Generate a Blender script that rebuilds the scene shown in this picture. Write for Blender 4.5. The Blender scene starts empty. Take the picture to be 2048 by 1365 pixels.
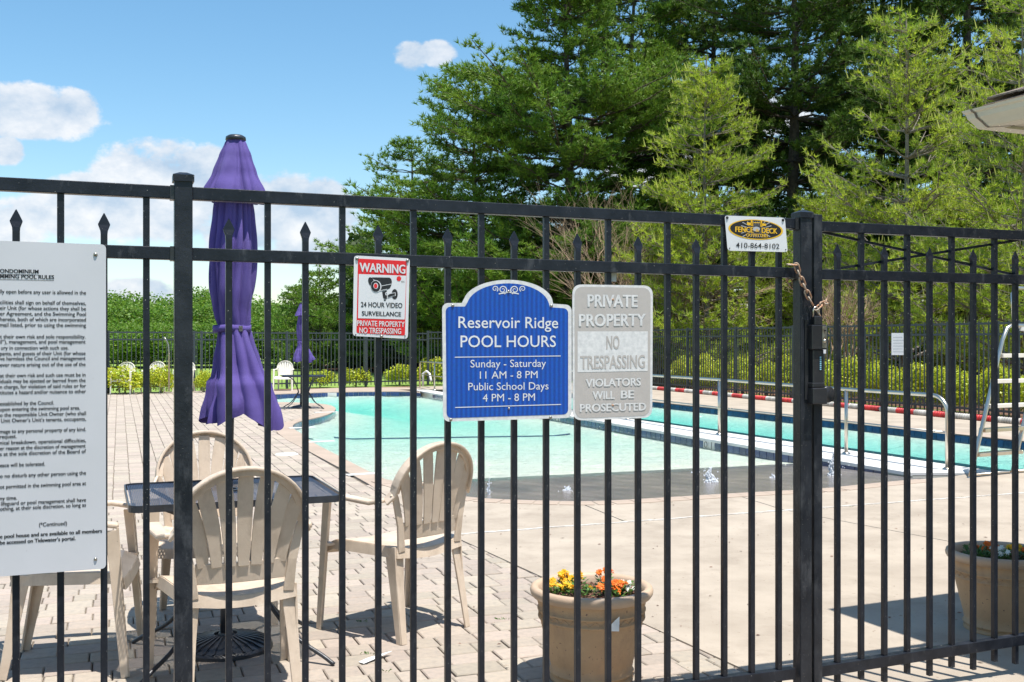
import bpy, bmesh, math, random
import numpy as np
from mathutils import Vector, Matrix, geometry
R = math.radians
# ------------------------------------------------------------------ camera, sky, sun
sc = bpy.context.scene
H0 = 1.37; FPX = 2120.0
TO_SUN = Vector((.195, -.205, 1)).normalized()
cam = bpy.data.cameras.new('camera'); co = bpy.data.objects.new('camera', cam)
sc.collection.objects.link(co); sc.camera = co
co.location = (0, 0, H0); co.rotation_euler = (R(90), 0, 0)
cam.sensor_width = 36; cam.lens = FPX / 2048 * 36; cam.clip_start = .05; cam.clip_end = 3000

world = bpy.data.worlds.new('World'); sc.world = world; world.use_nodes = True
def build_world():
    nt = world.node_tree; N = nt.nodes; L = nt.links; N.clear()
    out = N.new('ShaderNodeOutputWorld')
    sky = N.new('ShaderNodeTexSky'); sky.sky_type = 'NISHITA'; sky.sun_disc = False
    sky.sun_elevation = math.asin(TO_SUN.z); sky.sun_rotation = math.atan2(TO_SUN.x, TO_SUN.y)
    sky.air_density = 1.0; sky.dust_density = .6; sky.ozone_density = 1.0; sky.altitude = 50
    hs = N.new('ShaderNodeHueSaturation'); hs.inputs['Saturation'].default_value = 1.22; hs.inputs['Hue'].default_value = .489; hs.inputs['Value'].default_value = 1.0
    L.new(sky.outputs[0], hs.inputs['Color'])
    bg = N.new('ShaderNodeBackground'); bg.inputs[1].default_value = .094; L.new(hs.outputs[0], bg.inputs[0])
    def M(op, a, b=None, c=None):
        n = N.new('ShaderNodeMath'); n.operation = op
        for i, v in enumerate((a, b, c)):
            if v is None: continue
            if isinstance(v, (int, float)): n.inputs[i].default_value = v
            else: L.new(v, n.inputs[i])
        return n.outputs[0]
    tc = N.new('ShaderNodeTexCoord'); sp = N.new('ShaderNodeSeparateXYZ'); L.new(tc.outputs['Generated'], sp.inputs[0])
    az = M('ARCTAN2', sp.outputs[0], sp.outputs[1]); el = M('ARCSINE', sp.outputs[2])
    def noise(scale, detail, off=0, rough=.6):
        mp = N.new('ShaderNodeMapping'); mp.inputs['Location'].default_value = (0, 0, off); mp.inputs['Scale'].default_value = (1, 1, 1.5)
        L.new(tc.outputs['Generated'], mp.inputs[0])
        n = N.new('ShaderNodeTexNoise'); n.inputs['Scale'].default_value = scale; n.inputs['Detail'].default_value = detail
        n.inputs['Roughness'].default_value = rough
        L.new(mp.outputs[0], n.inputs['Vector']); return n.outputs['Fac']
    n1 = noise(22, 9, 0); n2 = noise(22, 9, .028); n3 = noise(8, 3, 2.0)
    blobs = [(85,232,128,46,1),(55,208,78,38,1),(150,226,60,42,1),(-70,235,110,52,1),(5,302,48,26,1),
             (190,400,120,50,1),(330,368,150,82,1),(425,352,70,62,1),(560,425,170,72,1),(650,402,50,50,1),(240,440,330,48,.75),
             (822,115,40,34,1),(872,108,46,28,1),(275,592,95,32,1),(620,500,140,45,.7),(20,450,140,50,.6),(480,470,120,70,.7),
             (1860,255,75,36,1),(1330,330,150,50,.9),(1540,230,90,45,.8)]
    bl = []
    for (x, y, w, h, k) in blobs:
        a = math.atan((x - 1024) / FPX); e = math.atan((683 - y) / FPX * math.cos(a))
        bl.append((a, e, w / FPX * math.cos(a) ** 2, h / FPX, k))
    rr = random.Random(5)
    for i in range(12):                                    # the same kind of clouds round the rest of the horizon
        a = rr.uniform(.8, 5.6); a = a if a < math.pi else a - 2 * math.pi
        bl.append((a, rr.uniform(.05, .4), rr.uniform(.06, .16), rr.uniform(.025, .05), 1))
    cov = None; hgt = None
    for (a, e, w, h, k) in bl:
        dx = M('DIVIDE', M('SUBTRACT', az, a), w); dy = M('DIVIDE', M('SUBTRACT', el, e), h)
        d = M('SUBTRACT', k, M('ADD', M('MULTIPLY', dx, dx), M('MULTIPLY', dy, dy)))
        cov = d if cov is None else M('MAXIMUM', cov, d)
    v = M('ADD', M('MAXIMUM', cov, -3.0), M('MULTIPLY', M('SUBTRACT', n1, .5), 2.6))
    v = M('ADD', v, M('MULTIPLY', M('SUBTRACT', n3, .5), 1.2))
    mask = N.new('ShaderNodeMapRange'); mask.interpolation_type = 'SMOOTHSTEP'; L.new(v, mask.inputs[0])
    mask.inputs[1].default_value = -.10; mask.inputs[2].default_value = .38
    # light from above: compare the cloud noise here with the noise a little higher
    sh = M('ADD', .62, M('MULTIPLY', M('SUBTRACT', n1, n2), 1.7))
    sh = M('ADD', sh, M('MULTIPLY', M('SUBTRACT', n3, .5), 1.1))
    shc = N.new('ShaderNodeMapRange'); L.new(sh, shc.inputs[0]); shc.inputs[1].default_value = .2; shc.inputs[2].default_value = 1.0
    mix = N.new('ShaderNodeMix'); mix.data_type = 'RGBA'; L.new(shc.outputs[0], mix.inputs[0])
    mix.inputs[6].default_value = (.47, .60, .76, 1); mix.inputs[7].default_value = (.92, .93, .95, 1)
    bc = N.new('ShaderNodeBackground'); L.new(mix.outputs[2], bc.inputs[0]); bc.inputs[1].default_value = .54
    ms = N.new('ShaderNodeMixShader'); L.new(M('MULTIPLY', mask.outputs[0], .93), ms.inputs[0]); L.new(bg.outputs[0], ms.inputs[1]); L.new(bc.outputs[0], ms.inputs[2])
    L.new(ms.outputs[0], out.inputs[0])
build_world()
sl = bpy.data.lights.new('sun', 'SUN'); sl.energy = 3.7; sl.angle = R(.53); sl.color = (1, .96, .9)
so = bpy.data.objects.new('sun', sl); sc.collection.objects.link(so)
so.rotation_euler = TO_SUN.to_track_quat('Z', 'Y').to_euler(); so.location = (3, -3, 15)
sc.view_settings.view_transform = 'Standard'; sc.view_settings.look = 'None'
sc.view_settings.exposure = 1.0; sc.view_settings.gamma = 1; sc.view_settings.use_curve_mapping = False
sc.render.engine = 'CYCLES'
sc.cycles.max_bounces = 8; sc.cycles.transparent_max_bounces = 16; sc.cycles.diffuse_bounces = 3

# ------------------------------------------------------------------ helpers
COL = sc.collection
def px2(px, py, z=0.0):                       # photo pixel -> point on the level plane z
    Y = FPX * (H0 - z) / (py - 683.0); return Vector(((px - 1024) / FPX * Y, Y, z))
def at(px, py, Y): return Vector(((px - 1024) / FPX * Y, Y, H0 - (py - 683) / FPX * Y))
TAN = 2120 / 5721; TH = math.atan(TAN); FY0 = 2120 / 597
DV = Vector((math.cos(TH), math.sin(TH), 0)); NV = Vector((-math.sin(TH), math.cos(TH), 0)); P0 = Vector((0, FY0, 0))
def F(px, py, out=0.0):                       # photo pixel -> (t, z) in the plane of the near fence
    u = (px - 1024) / FPX; Y = (FY0 - out / math.cos(TH)) / (1 - u * TAN)
    P = Vector((u * Y, Y, 0)); return (P - P0).dot(DV), H0 - (py - 683) / FPX * Y
def tag(o, label=None, cat=None, group=None, kind=None):
    if label: o['label'] = label
    if cat: o['category'] = cat
    if group: o['group'] = group
    if kind: o['kind'] = kind
    return o
def thing(name, label, cat, loc=(0, 0, 0), rz=0.0, group=None):
    o = bpy.data.objects.new(name, None); COL.objects.link(o); o.location = loc; o.rotation_euler = (0, 0, rz)
    o.empty_display_size = .2
    return tag(o, label, cat, group)
def link(name, me, parent=None, loc=None, rot=None):
    o = bpy.data.objects.new(name, me); COL.objects.link(o)
    if parent: o.parent = parent
    if loc is not None: o.location = loc
    if rot is not None: o.rotation_euler = rot
    return o
def copy_tree(o, parent=None):
    c = o.copy(); COL.objects.link(c)
    if parent: c.parent = parent
    for ch in list(o.children): copy_tree(ch, c)
    return c
class MB:
    def __init__(s): s.v = []; s.f = []
    def add(s, vs, fs):
        n = len(s.v); s.v += [tuple(p) for p in vs]; s.f += [tuple(i + n for i in q) for q in fs]; return s
    def box(s, lo, hi, M=None):
        x0, y0, z0 = lo; x1, y1, z1 = hi
        vs = [Vector(p) for p in ((x0,y0,z0),(x1,y0,z0),(x1,y1,z0),(x0,y1,z0),(x0,y0,z1),(x1,y0,z1),(x1,y1,z1),(x0,y1,z1))]
        if M is not None: vs = [M @ p for p in vs]
        return s.add(vs, [(0,3,2,1),(4,5,6,7),(0,1,5,4),(1,2,6,5),(2,3,7,6),(3,0,4,7)])
    def tube(s, pts, r, n=8, caps=True):
        pts = [Vector(p) for p in pts]; rs = r if isinstance(r, (list, tuple)) else [r] * len(pts)
        prev = None; vs = []; fs = []
        for i, p in enumerate(pts):
            t = (pts[min(i + 1, len(pts) - 1)] - pts[max(i - 1, 0)]).normalized()
            if prev is None:
                a = Vector((0, 0, 1)) if abs(t.z) < .9 else Vector((1, 0, 0)); u = t.cross(a).normalized()
            else: u = (prev - t * prev.dot(t)).normalized()
            prev = u; w = t.cross(u)
            for k in range(n):
                an = 2 * math.pi * k / n; vs.append(p + (u * math.cos(an) + w * math.sin(an)) * rs[i])
        for i in range(len(pts) - 1):
            for k in range(n):
                a = i * n + k; b = i * n + (k + 1) % n; fs.append((a, b, b + n, a + n))
        if caps: fs.append(tuple(range(n - 1, -1, -1))); fs.append(tuple((len(pts) - 1) * n + k for k in range(n)))
        return s.add(vs, fs)
    def ribbon(s, pts, wid, thk, side):            # rectangular section swept along pts; side = width direction(s)
        pts = [Vector(p) for p in pts]; vs = []; fs = []
        for i, p in enumerate(pts):
            t = (pts[min(i + 1, len(pts) - 1)] - pts[max(i - 1, 0)]).normalized()
            sd = side[i] if isinstance(side, list) else side
            sd = Vector(sd); sd = (sd - t * sd.dot(t)).normalized(); nn = t.cross(sd)
            w = (wid[i] if isinstance(wid, (list, tuple)) else wid) / 2; h = (thk[i] if isinstance(thk, (list, tuple)) else thk) / 2
            vs += [p - sd * w - nn * h, p + sd * w - nn * h, p + sd * w + nn * h, p - sd * w + nn * h]
        for i in range(len(pts) - 1):
            for k in range(4):
                a = i * 4 + k; b = i * 4 + (k + 1) % 4; fs.append((a, b, b + 4, a + 4))
        m = (len(pts) - 1) * 4; fs += [(3, 2, 1, 0), (m, m + 1, m + 2, m + 3)]
        return s.add(vs, fs)
    def lathe(s, prof, n=32, c=(0, 0, 0)):
        vs = []; fs = []; m = len(prof)
        for (r, z) in prof:
            for k in range(n):
                a = 2 * math.pi * k / n; vs.append((c[0] + r * math.cos(a), c[1] + r * math.sin(a), c[2] + z))
        for i in range(m - 1):
            for k in range(n):
                a = i * n + k; b = i * n + (k + 1) % n; fs.append((a, b, b + n, a + n))
        return s.add(vs, fs)
    def prism(s, poly, z0, z1):                    # poly: list of (x, y)
        n = len(poly)
        ar = sum(poly[i][0] * poly[(i + 1) % n][1] - poly[(i + 1) % n][0] * poly[i][1] for i in range(n))
        if ar < 0: poly = poly[::-1]
        tri = geometry.tessellate_polygon([[Vector((p[0], p[1], 0)) for p in poly]])
        vs = [(p[0], p[1], z1) for p in poly] + [(p[0], p[1], z0) for p in poly]; fs = []
        for t in tri:
            a, b, c = [Vector((poly[i][0], poly[i][1])) for i in t]
            if (b - a).cross(c - a) < 0: t = (t[0], t[2], t[1])
            fs.append(tuple(t)); fs.append(tuple(i + n for i in reversed(t)))
        for i in range(n): j = (i + 1) % n; fs.append((j, i, i + n, j + n))
        return s.add(vs, fs)
    def flat(s, poly, y, holes=None):              # polygon (x, z) standing at depth y, facing -y
        loops = [[Vector((p[0], p[1], 0)) for p in poly]] + [[Vector((p[0], p[1], 0)) for p in h] for h in (holes or [])]
        tri = geometry.tessellate_polygon(loops); al = [p for l in loops for p in l]
        return s.add([(p.x, y, p.y) for p in al], [tuple(t) for t in tri])
    def mesh(s, name, mat, smooth=False, fix=False):
        me = bpy.data.meshes.new(name); me.from_pydata([tuple(v) for v in s.v], [], s.f)
        if mat: me.materials.append(mat)
        if fix:
            bm = bmesh.new(); bm.from_mesh(me); bmesh.ops.recalc_face_normals(bm, faces=bm.faces); bm.to_mesh(me); bm.free()
        if smooth: me.shade_smooth() if hasattr(me, 'shade_smooth') else None
        if smooth: me.polygons.foreach_set('use_smooth', [True] * len(me.polygons))
        me.update(); return me
    def build(s, name, mat, parent=None, smooth=False, bevel=0, loc=None, rot=None, fix=False, seg=2):
        o = link(name, s.mesh(name, mat, smooth, fix), parent, loc, rot)
        if bevel:
            b = o.modifiers.new('bevel', 'BEVEL'); b.width = bevel; b.segments = seg; b.limit_method = 'ANGLE'; b.angle_limit = R(40)
        return o
def structure(o): o['kind'] = 'structure'; return o

# ------------------------------------------------------------------ materials
def mat(name, col, rough=.6, var=None, vscale=8, bump=0, bscale=60, metal=0, spec=.5, coat=0, rnd=0, transl=0, speck=None, vdetail=6, obj=True, hue=0):
    """principled surface: noise between col and var, fine bump, per-object/per-island variation, white specks"""
    m = bpy.data.materials.new(name); m.use_nodes = True; nt = m.node_tree; N = nt.nodes; L = nt.links
    b = N['Principled BSDF']; b.inputs['Roughness'].default_value = rough; b.inputs['Metallic'].default_value = metal
    b.inputs['Specular IOR Level'].default_value = spec; b.inputs['Coat Weight'].default_value = coat
    tc = N.new('ShaderNodeTexCoord'); src = tc.outputs['Object'] if obj else tc.outputs['Generated']
    cur = None
    rgb = N.new('ShaderNodeRGB'); rgb.outputs[0].default_value = (*col, 1); cur = rgb.outputs[0]
    def mixc(fac, a, c, mode='MIX'):
        x = N.new('ShaderNodeMix'); x.data_type = 'RGBA'; x.blend_type = mode
        if isinstance(fac, (int, float)): x.inputs[0].default_value = fac
        else: L.new(fac, x.inputs[0])
        L.new(a, x.inputs[6])
        if isinstance(c, tuple): x.inputs[7].default_value = (*c, 1)
        else: L.new(c, x.inputs[7])
        return x.outputs[2]
    def noise(scale, det=6, rough=.6):
        n = N.new('ShaderNodeTexNoise'); n.inputs['Scale'].default_value = scale; n.inputs['Detail'].default_value = det
        n.inputs['Roughness'].default_value = rough; L.new(src, n.inputs['Vector']); return n.outputs['Fac']
    def ramp(fac, a, c):
        r = N.new('ShaderNodeMapRange'); r.inputs[1].default_value = a; r.inputs[2].default_value = c; L.new(fac, r.inputs[0]); return r.outputs[0]
    if var is not None: cur = mixc(ramp(noise(vscale, vdetail), .35, .65), cur, var)
    if rnd:
        oi = N.new('ShaderNodeObjectInfo'); ge = N.new('ShaderNodeNewGeometry')
        ad = N.new('ShaderNodeMath'); ad.operation = 'ADD'; L.new(oi.outputs['Random'], ad.inputs[0]); L.new(ge.outputs['Random Per Island'], ad.inputs[1])
        fr = N.new('ShaderNodeMath'); fr.operation = 'FRACT'; L.new(ad.outputs[0], fr.inputs[0])
        hs = N.new('ShaderNodeHueSaturation'); mr = N.new('ShaderNodeMapRange'); mr.inputs[3].default_value = 1 - rnd; mr.inputs[4].default_value = 1 + rnd
        L.new(fr.outputs[0], mr.inputs[0]); L.new(mr.outputs[0], hs.inputs['Value'])
        if hue:
            m2 = N.new('ShaderNodeMapRange'); m2.inputs[3].default_value = .5 - hue; m2.inputs[4].default_value = .5 + hue
            f2 = N.new('ShaderNodeMath'); f2.operation = 'MULTIPLY'; f2.inputs[1].default_value = 7.31; L.new(fr.outputs[0], f2.inputs[0])
            f3 = N.new('ShaderNodeMath'); f3.operation = 'FRACT'; L.new(f2.outputs[0], f3.inputs[0]); L.new(f3.outputs[0], m2.inputs[0]); L.new(m2.outputs[0], hs.inputs['Hue'])
        L.new(cur, hs.inputs['Color']); cur = hs.outputs[0]
    if speck:
        sc_, thr, c = speck; cur = mixc(ramp(noise(sc_, 2, .4), thr, thr + .03), cur, c)
    L.new(cur, b.inputs['Base Color'])
    if bump:
        bp = N.new('ShaderNodeBump'); bp.inputs['Strength'].default_value = bump; bp.inputs['Distance'].default_value = .01
        L.new(noise(bscale, 5, .65), bp.inputs['Height']); L.new(bp.outputs[0], b.inputs['Normal'])
    if transl:
        tr = N.new('ShaderNodeBsdfTranslucent'); L.new(cur, tr.inputs[0]); mx = N.new('ShaderNodeMixShader'); mx.inputs[0].default_value = transl
        out = N['Material Output']; L.new(b.outputs[0], mx.inputs[1]); L.new(tr.outputs[0], mx.inputs[2]); L.new(mx.outputs[0], out.inputs[0])
    return m
M = {}
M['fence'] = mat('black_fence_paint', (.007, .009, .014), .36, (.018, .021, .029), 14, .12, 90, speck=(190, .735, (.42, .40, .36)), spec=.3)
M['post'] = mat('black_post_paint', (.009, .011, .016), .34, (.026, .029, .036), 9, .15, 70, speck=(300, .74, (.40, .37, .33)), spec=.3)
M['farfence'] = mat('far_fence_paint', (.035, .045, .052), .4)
M['paver'] = mat('tan_concrete_paver', (.42, .35, .28), .9, (.345, .297, .247), 30, .5, 260, rnd=.13, hue=.012, speck=(420, .70, (.20, .17, .15)))
M['sand'] = mat('joint_sand', (.15, .12, .09), .95, (.22, .185, .14), 12, .6, 200)
M['concrete'] = mat('broom_concrete', (.43, .365, .29), .9, (.335, .28, .22), 1.7, .4, 240, speck=(38, .71, (.27, .21, .16)), vdetail=12)
M['coping'] = mat('pool_coping', (.41, .32, .25), .85, (.34, .27, .21), 2.5, .3, 160)
M['caulk'] = mat('white_caulk', (.66, .64, .60), .7, (.45, .41, .36), 25, .4, 60)
M['whiteplaster'] = mat('white_coping', (.66, .65, .62), .6, (.54, .53, .50), 3, .15, 120)
M['plaster'] = mat('pool_plaster', (.58, .575, .49), .6, (.49, .52, .46), 1.5, .1, 60)
M['tile'] = mat('blue_pool_tile', (.016, .03, .12), .18, (.03, .06, .18), 5, .05, 60, rnd=.3, coat=.4)
M['tealtile'] = mat('teal_pool_tile', (.006, .04, .12), .18, (.01, .07, .16), 5, .05, 60, rnd=.3)
M['lapstripe'] = mat('dark_stripe', (.01, .03, .05), .5)
M['grout'] = mat('grout', (.20, .22, .26), .8)
M['mat'] = mat('dark_ribbed_entry', (.15, .14, .142), .2, (.25, .22, .20), 1.6, .3, 40, vdetail=10)
M['chair'] = mat('beige_plastic', (.65, .535, .42), .42, (.55, .44, .335), 10, .08, 120, rnd=.04, speck=(110, .77, (.26, .2, .14)))
M['farchair'] = mat('cream_plastic', (.80, .75, .66), .45, (.72, .66, .57), 8)
M['purple'] = mat('purple_canvas', (.105, .070, .285), .85, (.075, .05, .215), 7, .35, 300)
M['iron'] = mat('black_iron', (.02, .022, .028), .35, (.035, .04, .05), 12, .2, 50)
M['navymesh'] = mat('navy_perforated_metal', (.03, .045, .085), .4, (.05, .07, .12), 6)
M['pot'] = mat('tan_planter', (.52, .345, .195), .75, (.43, .275, .15), 4, .5, 45, speck=(85, .71, (.16, .10, .07)))
M['rim'] = mat('planter_rim', (.52, .385, .27), .6, (.44, .315, .215), 5, .15, 40)
M['mulch'] = mat('mulch', (.10, .045, .03), .95, (.19, .10, .065), 40, .8, 60, rnd=.4)
M['leaf'] = mat('flower_leaf', (.07, .16, .03), .5, (.12, .24, .05), 9, 0, rnd=.35, transl=.25)
M['yellow'] = mat('yellow_petal', (.85, .58, .02), .6, (.9, .42, .01), 30, rnd=.15, transl=.2)
M['orange'] = mat('orange_petal', (.80, .14, .015), .6, (.85, .26, .015), 40, rnd=.2, transl=.2)
M['whitepetal'] = mat('white_petal', (.85, .84, .76), .6, transl=.2)
M['steel'] = mat('stainless_steel', (.66, .60, .52), .30, (.56, .49, .40), 4, metal=1)
M['galv'] = mat('galvanised_bolt', (.5, .48, .42), .3, (.25, .2, .15), 60, metal=.9)
M['chain'] = mat('rusty_chain', (.42, .19, .09), .6, (.45, .38, .30), 22, .5, 120, metal=.45)
M['bark'] = mat('pine_bark', (.11, .085, .065), .95, (.05, .038, .03), 7, 1, 18)
M['youngbark'] = mat('grey_pine_bark', (.26, .22, .18), .9, (.15, .125, .10), 9, .6, 25)
M['deadwood'] = mat('dead_twigs', (.42, .30, .20), .9, (.30, .20, .13), 6)
M['needle'] = mat('dark_pine_needles', (.065, .135, .018), .55, (.13, .21, .028), .45, rnd=.35, transl=.35, hue=.02)
M['needle2'] = mat('mid_pine_needles', (.095, .20, .022), .55, (.20, .31, .034), .5, rnd=.35, transl=.38, hue=.02)
M['young'] = mat('young_pine_needles', (.29, .42, .04), .55, (.46, .54, .055), .7, rnd=.3, transl=.5, hue=.018)
M['candle'] = mat('new_pine_shoots', (.40, .42, .09), .6, rnd=.2, transl=.2)
M['broad'] = mat('broad_leaves', (.095, .205, .018), .55, (.18, .30, .026), .35, rnd=.35, transl=.45, hue=.02)
M['hedge'] = mat('hedge_leaves', (.36, .46, .02), .45, (.55, .56, .04), 3, rnd=.35, transl=.35, hue=.02)
M['shade'] = mat('shaded_woodland_leaves', (.035, .065, .016), .6, (.06, .10, .02), .5, rnd=.4, transl=.3)  # leaf green darkened, the shade under the pines is put into the colour
M['lawn'] = mat('lawn_grass', (.15, .25, .035), .9, (.22, .31, .055), .6, .8, 30)
M['signwhite'] = mat('sign_white', (.74, .735, .74), .35, (.66, .66, .66), 3)
M['ruleswhite'] = mat('rules_board_white', (.61, .60, .615), .4, (.56, .555, .565), 2.5, speck=(90, .78, (.3, .28, .26)))
M['red'] = mat('sign_red', (.72, .012, .018), .35)
M['ink'] = mat('sign_ink', (.012, .012, .014), .5)
M['greyprint'] = mat('faded_grey_print', (.49, .445, .41), .45, (.46, .42, .385), 40)
M['offwhite'] = mat('faded_sign_white', (.76, .74, .72), .35, (.60, .59, .58), 60)
M['gold'] = mat('gold_print', (.80, .46, .02), .4)
M['pale'] = mat('pale_print', (.42, .42, .43), .4)
M['cyan'] = mat('pale_blue_print', (.25, .55, .7), .4)
M['paper'] = mat('white_paper', (.85, .85, .83), .7, (.7, .72, .72), 20)
M['gutter'] = mat('beige_gutter', (.76, .70, .57), .4, (.66, .60, .48), 3)
M['soffit'] = mat('cream_soffit', (.60, .56, .46), .6)
M['shingle'] = mat('brown_shingle', (.30, .24, .19), .95, (.17, .135, .11), 40, .8, 120, rnd=.25)
M['brickwall'] = mat('pool_house_siding', (.50, .46, .40), .8)
M['blackplastic'] = mat('black_plastic', (.018, .018, .02), .3, (.03, .03, .033), 8, .1, 40, spec=.5)
M['ropered'] = mat('red_float', (.48, .03, .03), .5, rnd=.3)
M['ropewhite'] = mat('white_float', (.44, .42, .38), .6, rnd=.25)
M['foam'] = mat('water_foam', (.86, .88, .90), .08, transl=.5)

def stain(m, col, scale, lo, hi, amt, stretch=(1, 1, 1), det=8):
    nt = m.node_tree; N = nt.nodes; L = nt.links; b = N['Principled BSDF']; src = b.inputs['Base Color'].links[0].from_socket
    tc = N.new('ShaderNodeTexCoord'); mp = N.new('ShaderNodeMapping'); mp.inputs['Scale'].default_value = stretch; L.new(tc.outputs['Object'], mp.inputs[0])
    n = N.new('ShaderNodeTexNoise'); n.inputs['Scale'].default_value = scale; n.inputs['Detail'].default_value = det; n.inputs['Roughness'].default_value = .7; L.new(mp.outputs[0], n.inputs['Vector'])
    r = N.new('ShaderNodeMapRange'); r.inputs[1].default_value = lo; r.inputs[2].default_value = hi; r.inputs[4].default_value = amt; L.new(n.outputs['Fac'], r.inputs[0])
    x = N.new('ShaderNodeMix'); x.data_type = 'RGBA'; L.new(r.outputs[0], x.inputs[0]); L.new(src, x.inputs[6]); x.inputs[7].default_value = (*col, 1); L.new(x.outputs[2], b.inputs['Base Color'])
stain(M['chair'], (.33, .25, .18), 9, .52, .72, .55, (1, 1, .5))
stain(M['pot'], (.30, .20, .13), 7, .50, .70, .6, (1, 1, .4))
stain(M['concrete'], (.24, .195, .15), 2.6, .50, .72, .6)
stain(M['paver'], (.20, .165, .135), 26, .58, .74, .4)
stain(M['fence'], (.075, .078, .085), 22, .56, .66, .55, (1, 1, .35))
stain(M['post'], (.085, .088, .095), 12, .54, .66, .55, (1, 1, .4))
stain(M['purple'], (.17, .14, .33), 5, .5, .75, .5, (1, 1, .3))
def blue_sign_mat():
    m = mat('reflective_blue', (.008, .055, .48), .45, (.006, .04, .38), 6); nt = m.node_tree; N = nt.nodes; L = nt.links
    b = N['Principled BSDF']; tc = N.new('ShaderNodeTexCoord'); w = N.new('ShaderNodeTexWave'); w.inputs['Scale'].default_value = 19; w.inputs['Distortion'].default_value = .6
    L.new(tc.outputs['Object'], w.inputs['Vector'])
    h = N.new('ShaderNodeTexVoronoi'); h.inputs['Scale'].default_value = 260; L.new(tc.outputs['Object'], h.inputs['Vector'])
    x = N.new('ShaderNodeMix'); x.data_type = 'RGBA'; L.new(w.outputs['Fac'], x.inputs[0]); x.inputs[6].default_value = (.001, .055, .33, 1); x.inputs[7].default_value = (.001, .095, .50, 1)
    y = N.new('ShaderNodeMix'); y.data_type = 'RGBA'; y.blend_type = 'MULTIPLY'; y.inputs[0].default_value = .2; L.new(x.outputs[2], y.inputs[6]); L.new(h.outputs['Color'], y.inputs[7])
    L.new(y.outputs[2], b.inputs['Base Color']); return m
M['blue'] = blue_sign_mat()
def mat_rib():
    m = M['mat']; nt = m.node_tree; N = nt.nodes; L = nt.links; b = N['Principled BSDF']
    tc = N.new('ShaderNodeTexCoord'); w = N.new('ShaderNodeTexWave'); w.inputs['Scale'].default_value = 1.6; w.bands_direction = 'DIAGONAL'; w.inputs['Distortion'].default_value = .4
    L.new(tc.outputs['Object'], w.inputs['Vector'])
    src = b.inputs['Base Color'].links[0].from_socket
    x = N.new('ShaderNodeMix'); x.data_type = 'RGBA'; x.blend_type = 'MULTIPLY'; x.inputs[0].default_value = .12; L.new(src, x.inputs[6]); L.new(w.outputs['Color'], x.inputs[7]); L.new(x.outputs[2], b.inputs['Base Color'])
mat_rib()
def water_mat(name, col, dens, bscale, bstr):
    m = bpy.data.materials.new(name); m.use_nodes = True; nt = m.node_tree; N = nt.nodes; L = nt.links; N.clear()
    out = N.new('ShaderNodeOutputMaterial'); tr = N.new('ShaderNodeBsdfTransparent'); gl = N.new('ShaderNodeBsdfGlossy'); gl.inputs['Roughness'].default_value = .06
    tc = N.new('ShaderNodeTexCoord'); mp = N.new('ShaderNodeMapping'); mp.inputs['Scale'].default_value = (1, 2.2, 1); L.new(tc.outputs['Object'], mp.inputs[0])
    n = N.new('ShaderNodeTexNoise'); n.inputs['Scale'].default_value = bscale; n.inputs['Detail'].default_value = 4; n.inputs['Distortion'].default_value = .5; L.new(mp.outputs[0], n.inputs['Vector'])
    bp = N.new('ShaderNodeBump'); bp.inputs['Strength'].default_value = bstr; bp.inputs['Distance'].default_value = .2; L.new(n.outputs['Fac'], bp.inputs['Height'])
    fr = N.new('ShaderNodeFresnel'); fr.inputs['IOR'].default_value = 1.3; L.new(bp.outputs[0], fr.inputs['Normal']); L.new(bp.outputs[0], gl.inputs['Normal'])
    mn = N.new('ShaderNodeMath'); mn.operation = 'MINIMUM'; mn.inputs[1].default_value = .7; L.new(fr.outputs[0], mn.inputs[0])
    mx = N.new('ShaderNodeMixShader'); L.new(mn.outputs[0], mx.inputs[0]); L.new(tr.outputs[0], mx.inputs[1]); L.new(gl.outputs[0], mx.inputs[2]); L.new(mx.outputs[0], out.inputs[0])
    va = N.new('ShaderNodeVolumeAbsorption'); va.inputs[0].default_value = (*col, 1); va.inputs[1].default_value = dens; L.new(va.outputs[0], out.inputs['Volume'])
    return m
M['water'] = water_mat('pool_water', (.05, .93, .89), .28, 6, .8)
M['lapwater'] = water_mat('lap_pool_water', (.0, .90, .90), .62, 6, .8)

# ------------------------------------------------------------------ plan of the place
def PL(*pts): return [tuple(px2(x, y)[:2]) for x, y in pts]
def XN(Y): return 3.323 + .37 * (13.02 - Y)
def XL(Y): return 4.0 + .40 * (13.63 - Y)
def XR(Y): return 6.91 + .405 * (14.52 - Y)
arc = PL((1898,956),(1812,963),(1710,973),(1649,980),(1551,985),(1442,991),(1332,998),(1231,1004),(1168,1006),(1105,1005),(977,1001),(920,995),(860,985),(810,972),(771,960))
leftedge = PL((753,952),(731,941),(693,921),(660,904),(625,886),(603,868),(590,861))
penin = PL((584,854),(590,847),(610,841),(640,835),(662,828),(674,819),(664,812),(640,808),(600,806),(544,805),(490,803),(462,798),(480,792),(556,789),(608,787),(677,785),(756,784),(824,784),(841,787))
def smooth(pts, it=2):
    for _ in range(it):
        q = [pts[0]]
        for a, b in zip(pts, pts[1:]): q += [(a[0]*.75+b[0]*.25, a[1]*.75+b[1]*.25), (a[0]*.25+b[0]*.75, a[1]*.25+b[1]*.75)]
        pts = q + [pts[-1]]
    return pts
shore = smooth(arc + leftedge + penin, 2)
kidpool = shore + [(XN(y), y) for y in (24, 20, 16, 13, 11.2)]
def near_shore(x, y, pts=smooth(arc + leftedge, 1)):
    d = 9e9
    for a, b in zip(pts, pts[1:]):
        ax, ay = a; bx, by = b; vx, vy = bx - ax, by - ay; t = max(0, min(1, ((x - ax) * vx + (y - ay) * vy) / (vx * vx + vy * vy + 1e-9)))
        d = min(d, math.hypot(x - ax - t * vx, y - ay - t * vy))
    return d
def qn(x, y): return -math.sin(TH) * x + math.cos(TH) * y
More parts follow.
